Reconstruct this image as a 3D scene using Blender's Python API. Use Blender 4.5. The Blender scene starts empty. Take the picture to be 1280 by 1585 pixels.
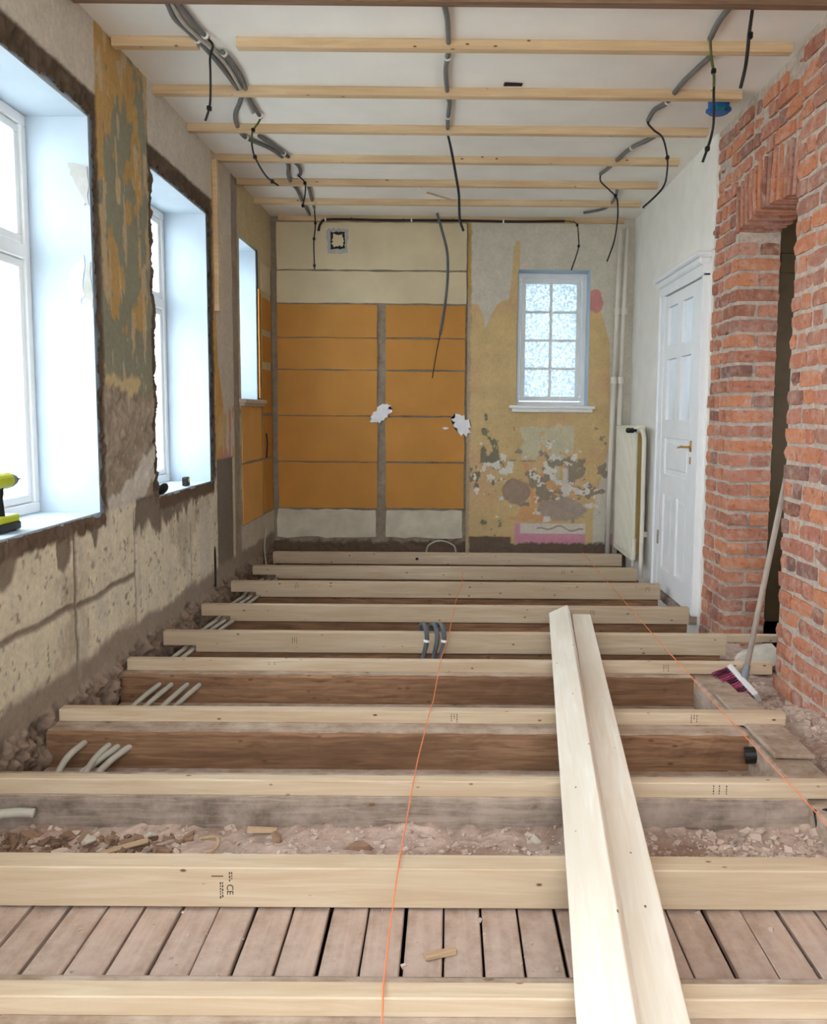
import bpy, bmesh, math, random
import numpy as np
from mathutils import Vector, Matrix
random.seed(7)
C = bpy.context.scene.collection
SC = bpy.context.scene

# ------------------------------------------------------------------ camera
cam_d = bpy.data.cameras.new('camera'); cam = bpy.data.objects.new('camera', cam_d); C.objects.link(cam)
FPX, PX, PY = 1290.0, 698.0, 765.0
cam_d.sensor_fit = 'AUTO'; cam_d.sensor_width = 36.0; cam_d.lens = FPX / 1585 * 36.0
cam_d.shift_x = -(PX - 640) / 1585; cam_d.shift_y = -(792.5 - PY) / 1585
cam_d.clip_start = 0.02; cam_d.clip_end = 300
def cam_matrix(p, yw, r):
    cp, sp, cy, sy = math.cos(p), math.sin(p), math.cos(yw), math.sin(yw)
    F = Vector((sy*cp, cy*cp, -sp)); R = Vector((cy, -sy, 0)); D = F.cross(R)
    c, s = math.cos(r), math.sin(r)
    R2 = c*R + s*D; D2 = -s*R + c*D
    m = Matrix((R2, -D2, -F)).transposed().to_4x4(); m.translation = Vector((0, 0, 1.27)); return m
cam.matrix_world = cam_matrix(math.atan2(124, FPX), .0035, -.0081)
SC.camera = cam

# ------------------------------------------------------------------ world, exposure
w = bpy.data.worlds.new('overcast_sky'); SC.world = w; w.use_nodes = True
bg = w.node_tree.nodes['Background']; bg.inputs[0].default_value = (.88, .945, 1.0, 1); bg.inputs[1].default_value = 6.2
SC.view_settings.view_transform = 'Standard'; SC.view_settings.look = 'None'
SC.view_settings.gamma = 1.0; SC.view_settings.use_curve_mapping = False
SC.view_settings.exposure = 0.85

# ------------------------------------------------------------------ materials
MATS = {}
def s2l(r, g, b):
    f = lambda c: ((c/255 + .055)/1.055)**2.4 if c/255 > .04045 else c/255/12.92
    return (f(r), f(g), f(b))
def new_mat(name, rough=.8):
    m = bpy.data.materials.new(name); m.use_nodes = True
    nt = m.node_tree; b = nt.nodes['Principled BSDF']; b.inputs['Roughness'].default_value = rough
    b.inputs['Specular IOR Level'].default_value = .3
    MATS[name] = m
    return m, nt, b
def nd(nt, t, **kw):
    n = nt.nodes.new(t)
    for k, v in kw.items(): setattr(n, k, v)
    return n
def coords(nt, scale=(1, 1, 1), kind='Object', rand=False):
    tc = nd(nt, 'ShaderNodeTexCoord'); mp = nd(nt, 'ShaderNodeMapping'); mp.inputs['Scale'].default_value = scale
    if rand:
        oi = nd(nt, 'ShaderNodeObjectInfo'); ml = nd(nt, 'ShaderNodeMath', operation='MULTIPLY'); ml.inputs[1].default_value = 37.0
        nt.links.new(oi.outputs['Random'], ml.inputs[0])
        ad = nd(nt, 'ShaderNodeVectorMath', operation='ADD')
        nt.links.new(tc.outputs[kind], ad.inputs[0]); nt.links.new(ml.outputs[0], ad.inputs[1])
        nt.links.new(ad.outputs[0], mp.inputs['Vector'])
    else:
        nt.links.new(tc.outputs[kind], mp.inputs['Vector'])
    return mp.outputs[0]
def noise(nt, vec, scale, detail=5, rough=.55, dist=0.0):
    n = nd(nt, 'ShaderNodeTexNoise'); n.inputs['Scale'].default_value = scale; n.inputs['Detail'].default_value = detail
    n.inputs['Roughness'].default_value = rough; n.inputs['Distortion'].default_value = dist
    nt.links.new(vec, n.inputs['Vector']); return n.outputs['Fac']
def ramp(nt, fac, stops):
    r = nd(nt, 'ShaderNodeValToRGB'); e = r.color_ramp.elements
    while len(e) < len(stops): e.new(.5)
    for i, (p, c) in enumerate(stops):
        e[i].position = p; e[i].color = (*c, 1) if not isinstance(c, (int, float)) else (c, c, c, 1)
    nt.links.new(fac, r.inputs[0]); return r.outputs[0]
def mixc(nt, fac, a, b, mode='MIX'):
    m = nd(nt, 'ShaderNodeMix', data_type='RGBA', blend_type=mode)
    for i, v in ((0, fac), (6, a), (7, b)):
        if isinstance(v, bpy.types.NodeSocket): nt.links.new(v, m.inputs[i])
        elif i == 0: m.inputs[0].default_value = v
        else: m.inputs[i].default_value = (*v, 1)
    return m.outputs[2]
def bump(nt, b, h, strength=.3, dist=.01):
    n = nd(nt, 'ShaderNodeBump'); n.inputs['Strength'].default_value = strength; n.inputs['Distance'].default_value = dist
    nt.links.new(h, n.inputs['Height']); nt.links.new(n.outputs[0], b.inputs['Normal'])
def plain(name, col, rough=.7, var=.12, scale=20, metal=0, bmp=.1, bdist=.003):
    m, nt, b = new_mat(name, rough); b.inputs['Metallic'].default_value = metal
    v = coords(nt, rand=True); n = noise(nt, v, scale)
    lo = tuple(c*(1-var) for c in col); hi = tuple(min(1, c*(1+var)) for c in col)
    nt.links.new(ramp(nt, n, [(.3, lo), (.7, hi)]), b.inputs['Base Color'])
    if bmp: bump(nt, b, noise(nt, v, scale*3), bmp, bdist)
    return m
def pine(name, light, dark, knot=(.16, .08, .035), knots=True, dust=None, rough=.65, grain=1.0, ks=(.07, .14)):
    m, nt, b = new_mat(name, rough)
    v = coords(nt, (.7, 11, 11), rand=True)
    n = noise(nt, v, 3.2*grain, 6, .6, .8)
    col = ramp(nt, n, [(.3, dark), (.5, tuple((a+c)/2 for a, c in zip(light, dark))), (.66, light)])
    v3 = coords(nt, (.8, 2.2, 2.2), rand=True); n3 = noise(nt, v3, 1.6, 2)
    col = mixc(nt, ramp(nt, n3, [(.35, .0), (.7, .55)]), col, tuple(c*.82 for c in dark))
    if knots:
        vk = coords(nt, (5.5, 11, 11), rand=True)
        vo = nd(nt, 'ShaderNodeTexVoronoi'); vo.inputs['Scale'].default_value = 1.5; nt.links.new(vk, vo.inputs['Vector'])
        kf = ramp(nt, vo.outputs['Distance'], [(ks[0], 1.0), (ks[1], 0.0)])
        col = mixc(nt, kf, col, knot)
    if dust:
        vd = coords(nt, (1, 1, 1)); ndust = noise(nt, vd, 7, 8, .7)
        col = mixc(nt, ramp(nt, ndust, [(.38, 0.0), (.68, .9)]), col, dust)
    nt.links.new(col, b.inputs['Base Color'])
    bump(nt, b, n, .25, .004)
    return m
def paint_skin(name, rough=.9, fine=42, bs=.7, lo=.62):
    m, nt, b = new_mat(name, rough)
    at = nd(nt, 'ShaderNodeAttribute', attribute_name='paint')
    v = coords(nt); n1 = noise(nt, v, fine, 8, .75); n2 = noise(nt, v, 7, 8, .7)
    k = mixc(nt, .5, ramp(nt, n1, [(.3, lo), (.68, 1.2)]), ramp(nt, n2, [(.3, .78), (.7, 1.14)]))
    nt.links.new(mixc(nt, 1.0, at.outputs['Color'], k, 'MULTIPLY'), b.inputs['Base Color'])
    bump(nt, b, n1, bs, .006)
    return m
pine('pine_new', s2l(216, 198, 172), s2l(194, 168, 138), ks=(.05, .10))
pine('pine_batten', s2l(228, 202, 164), s2l(204, 172, 132), ks=(.06, .11))
pine('pine_bright', s2l(246, 240, 228), s2l(234, 220, 200), ks=(.035, .07))
pine('old_beam', s2l(172, 132, 100), s2l(112, 80, 58), dust=None, rough=.85, grain=1.4)
pine('grey_beam', s2l(168, 150, 134), s2l(96, 82, 72), dust=s2l(176, 158, 146), rough=.9, grain=1.5)
pine('dusty_beam', s2l(186, 164, 142), s2l(140, 116, 96), dust=s2l(200, 182, 168), rough=.9)
pine('old_plank', s2l(190, 164, 148), s2l(158, 132, 116), dust=s2l(198, 178, 166), rough=.9, knots=False)
pine('splinter_wood', s2l(206, 180, 148), s2l(168, 136, 106), knots=False)
pine('shaded_batten', s2l(150, 120, 96), s2l(110, 84, 64), knots=False)  # shade on the front ceiling batten, put into a darker wood colour
paint_skin('old_wall_paint'); paint_skin('back_wall_paint', bs=.35, lo=.8)
plain('mortar', s2l(196, 180, 166), .95, .22, 30, bmp=.8, bdist=.012)
plain('ceiling_white', s2l(244, 239, 230), .9, .04, 3, bmp=.05)
plain('plaster_white', s2l(240, 236, 228), .85, .05, 5, bmp=.12)
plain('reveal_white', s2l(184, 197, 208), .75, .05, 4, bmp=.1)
plain('white_gloss', s2l(240, 240, 238), .35, .03, 8, bmp=.02)
plain('door_white', s2l(238, 239, 240), .4, .03, 8, bmp=.03)
plain('radiator_white', s2l(234, 228, 210), .4, .03, 6, bmp=.02)
plain('pipe_white', s2l(226, 218, 204), .4, .05, 6, bmp=.02)
plain('dirt', s2l(120, 98, 82), 1, .4, 12, bmp=.8, bdist=.03)
plain('rubble_dust', s2l(186, 162, 148), 1, .22, 22, bmp=.9, bdist=.012)
plain('rubble_chip', s2l(196, 176, 162), 1, .3, 9, bmp=.5)
plain('rubble_brown', s2l(140, 112, 92), 1, .35, 9, bmp=.5)
plain('plaster_lump', s2l(196, 186, 172), .95, .12, 14, bmp=.5)
plain('grey_patch', s2l(176, 174, 168), .95, .1, 14, bmp=.4)
plain('filler_white', s2l(240, 238, 240), .8, .04, 20, bmp=.5)
plain('conduit_grey', s2l(112, 110, 106), .5, .1, 20, bmp=.03)
plain('conduit_pale', s2l(178, 172, 158), .55, .08, 20, bmp=.03)
plain('conduit_dark', s2l(92, 96, 100), .5, .1, 20, bmp=.03)
plain('cable_black', s2l(38, 36, 34), .5, .1, 20, bmp=0)
plain('cable_green', s2l(86, 92, 40), .5, .1, 20, bmp=0)
plain('clip_white', s2l(238, 236, 232), .5, .02, 20, bmp=0)
plain('black_rubber', s2l(24, 23, 23), .5, .1, 20, bmp=0)
plain('black_plastic', s2l(34, 34, 36), .4, .1, 20, bmp=0)
plain('lime_plastic', s2l(190, 200, 40), .4, .06, 20, bmp=0)
plain('grey_plastic', s2l(120, 124, 128), .4, .06, 20, bmp=0)
plain('blue_plastic', s2l(28, 92, 160), .4, .06, 20, bmp=0)
plain('teal_plastic', s2l(20, 110, 120), .4, .06, 20, bmp=0)
plain('string_orange', s2l(240, 140, 96), .7, .03, 20, bmp=0)
plain('brass', s2l(190, 150, 80), .3, .05, 20, metal=.9, bmp=0)
plain('steel', s2l(150, 146, 140), .45, .08, 20, metal=.3, bmp=0)
plain('ink', s2l(74, 62, 52), .9, .1, 20, bmp=0)
plain('bristle', s2l(150, 64, 92), .8, .3, 60, bmp=0); plain('bristle_dark', s2l(84, 34, 54), .8, .3, 60, bmp=0)
plain('broom_block', s2l(206, 204, 202), .5, .06, 20, bmp=.05)
plain('handle_wood', s2l(172, 158, 146), .6, .12, 16, bmp=.05)
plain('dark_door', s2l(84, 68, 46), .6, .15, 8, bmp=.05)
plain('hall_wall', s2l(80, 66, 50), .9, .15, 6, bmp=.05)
plain('ground', s2l(214, 213, 206), .95, .1, 2, bmp=0)
plain('beige_sill', s2l(196, 182, 160), .7, .08, 10, bmp=.1)
plain('orange_paint', s2l(196, 138, 66), .7, .08, 3, bmp=.18)
plain('orange_paint_pale', s2l(220, 166, 94), .7, .08, 4, bmp=.18)
plain('beige_paint', s2l(214, 198, 164), .8, .08, 3, bmp=.15)
plain('cream_plaster', s2l(206, 196, 176), .9, .14, 7, bmp=.4)
plain('hole_shade', s2l(50, 40, 34), .95, .3, 20, bmp=.3)  # flat sheets in this colour stand in for the shade inside openings
plain('convector', s2l(176, 150, 90), .7, .1, 20, bmp=0)
def brick_mat():
    m, nt, b = new_mat('brick_clay', .9)
    oi = nd(nt, 'ShaderNodeObjectInfo')
    ge = nd(nt, 'ShaderNodeNewGeometry'); ad = nd(nt, 'ShaderNodeMath', operation='ADD'); fr = nd(nt, 'ShaderNodeMath', operation='FRACT')
    nt.links.new(oi.outputs['Random'], ad.inputs[0]); nt.links.new(ge.outputs['Random Per Island'], ad.inputs[1]); nt.links.new(ad.outputs[0], fr.inputs[0])
    base = ramp(nt, fr.outputs[0], [(0, s2l(120, 76, 66)), (.14, s2l(178, 112, 86)), (.35, s2l(202, 130, 92)), (.55, s2l(168, 106, 88)), (.72, s2l(190, 126, 104)), (.88, s2l(146, 104, 94)), (1, s2l(112, 84, 80))])
    v = coords(nt, rand=True); n = noise(nt, v, 16, 8, .7); n2 = noise(nt, v, 5, 3)
    col = mixc(nt, ramp(nt, n2, [(.35, 0.0), (.75, .5)]), base, s2l(206, 140, 106))
    col = mixc(nt, ramp(nt, n, [(.46, 0.0), (.76, .8)]), col, s2l(206, 180, 166))
    n4 = noise(nt, v, 40, 4)
    col = mixc(nt, ramp(nt, n4, [(.28, .55), (.45, 0.0)]), col, s2l(104, 58, 46))
    nt.links.new(col, b.inputs['Base Color']); bump(nt, b, n, .6, .008)
brick_mat()
def glass_mat(name, tint, fac, frost=0.0):
    m = bpy.data.materials.new(name); m.use_nodes = True; nt = m.node_tree; nt.nodes.clear(); MATS[name] = m
    o = nd(nt, 'ShaderNodeOutputMaterial'); t = nd(nt, 'ShaderNodeBsdfTransparent'); t.inputs[0].default_value = (*tint, 1)
    g = nd(nt, 'ShaderNodeBsdfGlossy'); g.inputs['Roughness'].default_value = .03
    mx = nd(nt, 'ShaderNodeMixShader'); mx.inputs[0].default_value = fac
    nt.links.new(t.outputs[0], mx.inputs[1]); nt.links.new(g.outputs[0], mx.inputs[2])
    last = mx.outputs[0]
    if frost:
        tr = nd(nt, 'ShaderNodeBsdfTranslucent'); tr.inputs[0].default_value = (.24, .275, .295, 1)
        v = coords(nt); n = noise(nt, v, 45, 4, .8)
        f = ramp(nt, n, [(.36, frost*.72), (.60, frost)])
        m2 = nd(nt, 'ShaderNodeMixShader'); nt.links.new(f, m2.inputs[0]); nt.links.new(last, m2.inputs[1]); nt.links.new(tr.outputs[0], m2.inputs[2])
        last = m2.outputs[0]
    nt.links.new(last, o.inputs[0])
glass_mat('window_glass', (.95, .98, 1), .06); glass_mat('frosted_glass', (.9, .96, 1), .04, .97)
plain('door_glass', s2l(234, 240, 246), .08, .04, 6, bmp=.05)  # opaque whitish blue stands in for light reflected in the panes

# ------------------------------------------------------------------ mesh helpers
def tag(o, label=None, cat=None, group=None, kind=None):
    if label: o['label'] = label
    if cat: o['category'] = cat
    if group: o['group'] = group
    if kind: o['kind'] = kind
    return o
def empty(name, loc=(0, 0, 0), parent=None):
    o = bpy.data.objects.new(name, None); C.objects.link(o); o.location = loc; o.empty_display_size = .1
    if parent: o.parent = parent
    return o
def link(name, me, mat, parent=None, loc=(0, 0, 0), rot=None, smooth=False):
    o = bpy.data.objects.new(name, me); C.objects.link(o); o.location = loc
    if rot: o.rotation_euler = rot
    if mat and not me.materials: me.materials.append(MATS[mat])
    if parent:
        o.parent = parent
    if smooth: me.polygons.foreach_set('use_smooth', [True]*len(me.polygons))
    return o
class MB:
    def __init__(s): s.bm = bmesh.new()
    def box(s, x0, x1, y0, y1, z0, z1, bev=0, jit=0, seg=1):
        r = bmesh.ops.create_cube(s.bm, size=1)
        vs = r['verts']
        for v in vs:
            v.co = Vector(((x0+x1)/2 + v.co.x*(x1-x0), (y0+y1)/2 + v.co.y*(y1-y0), (z0+z1)/2 + v.co.z*(z1-z0)))
            if jit: v.co += Vector([random.uniform(-jit, jit) for _ in range(3)])
        if bev:
            es = list({e for v in vs for e in v.link_edges})
            bmesh.ops.bevel(s.bm, geom=es, offset=bev, segments=seg, affect='EDGES', profile=.6)
        return s
    def poly(s, pts, off):
        n = len(pts); a = [s.bm.verts.new(p) for p in pts]; b = [s.bm.verts.new(Vector(p)+Vector(off)) for p in pts]
        s.bm.faces.new(a); s.bm.faces.new(b[::-1])
        for i in range(n): s.bm.faces.new((a[i], b[i], b[(i+1) % n], a[(i+1) % n]))
        return s
    def tube(s, pts, r, sides=8, cap=True):
        pts = [Vector(p) for p in pts]; rings = []
        up = Vector((.3, .2, .93))
        for i, p in enumerate(pts):
            t = (pts[min(i+1, len(pts)-1)] - pts[max(i-1, 0)]).normalized()
            a = t.cross(up)
            if a.length < .05: a = t.cross(Vector((1, 0, 0)))
            a.normalize(); b = t.cross(a)
            rr = r[i] if isinstance(r, (list, tuple)) else r
            rings.append([s.bm.verts.new(p + a*math.cos(k*2*math.pi/sides)*rr + b*math.sin(k*2*math.pi/sides)*rr) for k in range(sides)])
        for u, v in zip(rings, rings[1:]):
            for k in range(sides): s.bm.faces.new((u[k], u[(k+1) % sides], v[(k+1) % sides], v[k]))
        if cap: s.bm.faces.new(rings[0]); s.bm.faces.new(rings[-1][::-1])
        return s
    def build(s, name, mat, parent=None, loc=(0, 0, 0), rot=None, smooth=False):
        bmesh.ops.recalc_face_normals(s.bm, faces=s.bm.faces)
        me = bpy.data.meshes.new(name); s.bm.to_mesh(me); s.bm.free()
        return link(name, me, mat, parent, loc, rot, smooth)
def smoothpts(pts, n=5):
    P = [Vector(p) for p in pts]; out = []
    if len(P) < 3: return P
    for i in range(len(P)-1):
        a, b, c, d = P[max(i-1, 0)], P[i], P[i+1], P[min(i+2, len(P)-1)]
        for k in range(n):
            t = k/n
            out.append(.5*((2*b) + (c-a)*t + (2*a-5*b+4*c-d)*t*t + (3*b-a-3*c+d)*t**3))
    out.append(P[-1]); return out
# numpy value noise
_T = np.random.RandomState(3).rand(8, 256, 256)
def vn(u, v, s, k=0):
    u = u*s + 31.7*k; v = v*s + 17.3*k; iu = np.floor(u).astype(int); iv = np.floor(v).astype(int)
    fu = u-iu; fv = v-iv; fu = fu*fu*(3-2*fu); fv = fv*fv*(3-2*fv); T = _T[k % 8]
    g = lambda a, b: T[a % 256, b % 256]
    return (g(iu, iv)*(1-fu)*(1-fv) + g(iu+1, iv)*fu*(1-fv) + g(iu, iv+1)*(1-fu)*fv + g(iu+1, iv+1)*fu*fv)*2-1
def fbm(u, v, s, k=0, oct=4):
    r = 0; a = .5
    for i in range(oct): r = r + a*vn(u, v, s*2**i, k+i); a *= .55
    return r
def ss(a, b, x):
    t = np.clip((x-a)/(b-a), 0, 1); return t*t*(3-2*t)
def skin(name, u0, u1, v0, v1, res, pos, fn, mat, holes=(), parent=None):
    """a finely divided plaster skin: pos maps (u, v, relief) to xyz, fn gives paint colour and relief, holes are openings with ragged edges"""
    nu, nv = int((u1-u0)/res)+1, int((v1-v0)/res)+1
    U, V = np.meshgrid(np.linspace(u0, u1, nu), np.linspace(v0, v1, nv), indexing='ij')
    col, h = fn(U, V)
    co = np.stack(pos(U, V, h), -1).reshape(-1, 3)
    idx = np.arange(nu*nv).reshape(nu, nv)
    q = np.stack([idx[:-1, :-1], idx[1:, :-1], idx[1:, 1:], idx[:-1, 1:]], -1).reshape(-1, 4)
    keep = np.ones(len(q), bool)
    cu = (U[:-1, :-1]+res/2).ravel(); cv = (V[:-1, :-1]+res/2).ravel()
    for (a, b, c, d, j) in holes:
        dist = np.maximum(np.maximum(a-cu, cu-b), np.maximum(c-cv, cv-d))
        keep &= dist > (.004 + j*np.clip(fbm(cu, cv, 14, 5)+.12, 0, 1) if j else 0)
    q = q[keep]
    me = bpy.data.meshes.new(name)
    me.vertices.add(len(co)); me.vertices.foreach_set('co', co.ravel().astype(np.float32))
    me.loops.add(len(q)*4); me.loops.foreach_set('vertex_index', q.ravel().astype(np.int32))
    me.polygons.add(len(q)); me.polygons.foreach_set('loop_start', np.arange(0, len(q)*4, 4, dtype=np.int32))
    me.polygons.foreach_set('use_smooth', np.ones(len(q), bool))
    me.update(calc_edges=True)
    at = me.color_attributes.new('paint', 'FLOAT_COLOR', 'POINT')
    c4 = np.ones((nu*nv, 4), np.float32); c4[:, :3] = np.clip(col.reshape(-1, 3), 0, 1); at.data.foreach_set('color', c4.ravel())
    return link(name, me, mat, parent)
def lay(col, c, m): return col*(1-m[..., None]) + np.array(c)*m[..., None]
def rectm(U, V, a, b, c, d, e=.01):
    dist = np.maximum(np.maximum(a-U, U-b), np.maximum(c-V, V-d)); return 1-ss(-e, e, dist)
def blob(U, V, cu, cv, ru, rv, e=.06): return 1-ss(1-e, 1+e, np.hypot((U-cu)/ru, (V-cv)/rv))

LX, RX, BY, CZ = -1.68, 1.73, 8.0, 3.098
WIN = [(-.80, .25, .78, 2.64), (1.05, 2.15, .78, 2.64), (2.95, 4.05, .78, 2.64), (4.85, 5.95, .78, 2.64), (6.80, 7.45, 1.375, 2.67)]  # the first two are out of view, added to light the room

# ------------------------------------------------------------------ room shell
# left wall: masonry core with white window reveals, old paint skin in front
def left_paint(U, V):
    n1 = fbm(U, V, 5, 0); n2 = fbm(U, V, 16, 2); n3 = fbm(U, V, 45, 4); big = fbm(U, V, 2.2, 1)
    streak = fbm(U*3.0, V*.55, 6, 3)
    Uj = U + .025*n2; Vj = V + .03*n2
    col = np.zeros(U.shape+(3,)) + np.array(s2l(206, 196, 182)); h = .003*n1
    # pier between the big windows: sage green over ochre over plaster
    pier = rectm(Uj*.4+U*.6, V, 4.10, 4.79, 1.2, 3.2, .006)
    pc = np.zeros_like(col) + np.array(s2l(142, 140, 120))
    och = ss(.02, .07, fbm(U*1.7, V*.75, 5.5, 6) + .42*ss(2.45, 2.95, V) - .16 - .12*ss(2.2, 1.6, V) + .1*n2)
    pc = lay(pc, s2l(190, 154, 96), och)
    crm = ss(.16, .2, fbm(U*2.2, V*.6, 7, 3) + .1*n2 - .06 + .12*ss(2.0, 2.4, V)*ss(2.75, 2.5, V)); pc = lay(pc, s2l(196, 172, 136), crm*.9)
    pc = lay(pc, s2l(206, 186, 140), ss(0, .03, Vj*0 + .085 + .06*fbm(U, V, 9, 2) - np.abs(V-1.37))*ss(-.1, .05, fbm(U, V, 6, 7)))
    col = col*(1-pier[..., None]) + pc*pier[..., None]; h = h + pier*(.004 - .003*och - .002*crm)
    # bare render below the paint of the pier
    bare = rectm(U, V + .08*fbm(U, V, 7, 7) + .03*n2, 4.05, 4.86, .80, 1.36, .012)
    rc = np.array(s2l(160, 144, 126))*(1 + .30*n2 + .28*n3)[..., None]
    col = col*(1-bare[..., None]) + rc*bare[..., None]; h = h + bare*(-.006 + .010*n2 + .007*n3)
    wp = ss(0, .02, .11 + .05*n2 - np.abs(V - (.62 + .45*(U-4.1)) - .06)) * rectm(U, V, 4.18, 4.80, .70, 1.1, .02)
    col = lay(col, s2l(206, 198, 184), wp); h = h + wp*.006
    # strip between the second window and the old partition line
    st = rectm(U, V, 6.03, 6.56, .93, 3.2, .006); sc = np.zeros_like(col) + np.array(s2l(206, 194, 178))
    yel = ss(0, .02, (6.115 + .03*n1 + .13*ss(1.7, 1.3, V)) - U); sc = lay(sc, s2l(206, 160, 92), yel*ss(-.3, 0., n1+.2*n2+.25))
    low = ss(1.35, 1.25, V + .12*n2); sc = lay(sc, s2l(206, 176, 124), low*ss(-.05, .1, n1)); sc = lay(sc, s2l(204, 148, 124), low*ss(.1, .18, fbm(U*2, V*.5, 8, 5)))
    col = col*(1-st[..., None]) + sc*st[..., None]; h = h + st*.003
    # grey strip where a partition stood
    gs = rectm(U + .012*n2, V, 6.56, 6.77, .0, 3.2, .008); col = col*(1-gs[..., None]) + (np.array(s2l(160, 146, 128))*(1+.22*n2)[..., None])*gs[..., None]; h = h - gs*.008 + gs*.003*n3
    far = rectm(U, V, 6.77, 8.1, .34, 3.2, .004); fc = np.zeros_like(col) + np.array(s2l(206, 188, 148))
    fj = rectm(U, V, 7.50, 7.56, .3, 2.32, .008) + rectm(U, V, 7.94, 8.1, .1, 2.6, .01)
    fc = lay(fc, s2l(146, 128, 108), np.clip(fj, 0, 1)); fc = lay(fc, s2l(150, 134, 112), rectm(U, V, 6.77, 8, .3, 1.30, .01))
    col = col*(1-far[..., None]) + fc*far[..., None]
    # cream boards under the sills
    cb = ss(.80, .765, V + .02*n2)*ss(6.06, 6.02, U); cc = np.zeros_like(col) + np.array(s2l(226, 214, 188))
    cc = lay(cc, s2l(150, 130, 108), .5*ss(.10, .45, fbm(U*.8, V, 4, 6) + .25*n3)); cc = lay(cc, s2l(126, 108, 90), .7*ss(.40, .46, fbm(U, V, 30, 3)))
    cc = lay(cc, s2l(214, 204, 184), .6*ss(.1, .3, streak))
    col = col*(1-cb[..., None]) + cc*cb[..., None]
    jt = np.zeros_like(U)
    for (a, b, c, d) in ((2.6, 4.43, .375, .405), (3.705, 3.73, .05, .74), (4.425, 4.445, .06, .75), (5.40, 5.415, .1, .55)):
        jt = np.maximum(jt, rectm(U + .012*n2, V + .02*n1, a, b, c, d, .008))
    col = lay(col, s2l(122, 106, 92), .85*jt*cb); h = h - .008*jt*cb
    col = lay(col, s2l(120, 106, 94), cb*.8*ss(-.02, .12, .10*ss(3.4, 4.4, U) - np.abs(V-.44) + .05*n2 - .06)*ss(4.5, 4.4, U)*ss(-.2, .1, n1+.2))
    # damp stain under the second sill and beside it
    dr = ss(.0, .06, V - (.60 + .10*streak + .05*n2 + .10*ss(5.2, 5.9, U)))*rectm(U + .02*n2, V, 4.45, 6.0, .3, .80, .01)
    col = lay(col, s2l(112, 96, 82), .9*dr); h = h - .003*dr
    dk = rectm(U + .01*n2, V, 6.05, 6.50, .02, .93, .012); col = lay(col, np.array(s2l(128, 116, 102)), dk); h = h - .004*dk
    col = lay(col, s2l(216, 200, 160), rectm(U + .004*n2, V, 6.49, 6.515, .1, .92, .006))
    col = lay(col, s2l(214, 204, 188), rectm(U + .03*n2, V, 5.60, 5.83, .0, .62, .01)*.8)
    col = lay(col, s2l(206, 196, 176), rectm(U + .02*n2, V+.04*n2, 6.80, 7.93, .08, .32, .01))
    # dark raw edges around the two big openings
    for (a, b, c, d) in WIN[2:4]:
        out = np.maximum(np.maximum(a-U, U-b), V-d); far_s = .055 if a < 4 else .08; near_s = .075
        band = ss(.012, -.004, np.maximum(np.maximum(a-near_s-U, U-b-far_s), V-d-.115) + .012*n2)*ss(c-.06, c+.05, V)
        bc = np.array(s2l(92, 76, 62))*(1+.45*n2+.4*n3)[..., None]
        col = col*(1-band[..., None]) + bc*band[..., None]; h = h + band*(-.006 + .014*n2 + .01*n3)
        sb = rectm(U, V + .03*n2, a-.02, b+.02, c-.075, c+.01, .012); col = lay(col, s2l(104, 84, 68), sb); h = h + sb*(.004+.008*n3)
        for (pu, pw, pd) in ((.12, .16, .13), (.62, .10, .15), (.95, .05, .1)):
            if a < 4: bl = blob(U + .03*n2, V + .03*n2, a+pu+.05, c-.06, pw*.7, pd, .12); col = lay(col, s2l(116, 98, 82), bl*.85); h = h - .006*bl
    # raw foot of the wall
    ft = ss(.16, .11, V - .10*ss(5.2, 4.6, U)*0 + .035*n1 + .02*n2); col = lay(col, s2l(156, 140, 124), ft); h = h + ft*(.004*n2)
    rt = ss(.03, -.02, V + .03*n1 + .03*n2); rc2 = np.array(s2l(134, 114, 98))*(1+.45*n2+.5*n3)[..., None]
    col = col*(1-rt[..., None]) + rc2*rt[..., None]; h = h + rt*(.01 + .05*n2 + .025*n3 + .02*n1)
    h = np.maximum(h, -.017)
    return col*(1+.06*n3)[..., None], h
wl = skin('wall_left', 2.6, 8.02, -.36, 3.11, .0088, lambda U, V, h: (LX + h, U, V), left_paint, 'old_wall_paint',
          [(a, b, c, d, .022 if b < 6 else .006) for a, b, c, d in WIN[2:]]); tag(wl, kind='structure')
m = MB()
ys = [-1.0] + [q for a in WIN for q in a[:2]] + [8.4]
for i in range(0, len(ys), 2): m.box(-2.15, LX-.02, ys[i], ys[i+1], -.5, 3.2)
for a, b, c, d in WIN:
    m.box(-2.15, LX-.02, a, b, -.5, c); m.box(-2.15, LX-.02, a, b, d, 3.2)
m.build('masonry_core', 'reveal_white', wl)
m = MB()
for i in range(0, 6, 2): m.box(LX-.02, LX, ys[i], min(ys[i+1], 2.6), -.5, 3.2) if ys[i] < 2.6 else None
for a, b, c, d in WIN[:2]: m.box(LX-.02, LX, a, b, -.5, c); m.box(LX-.02, LX, a, b, d, 3.2)
m.build('near_plaster', 'cream_plaster', wl)
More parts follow.
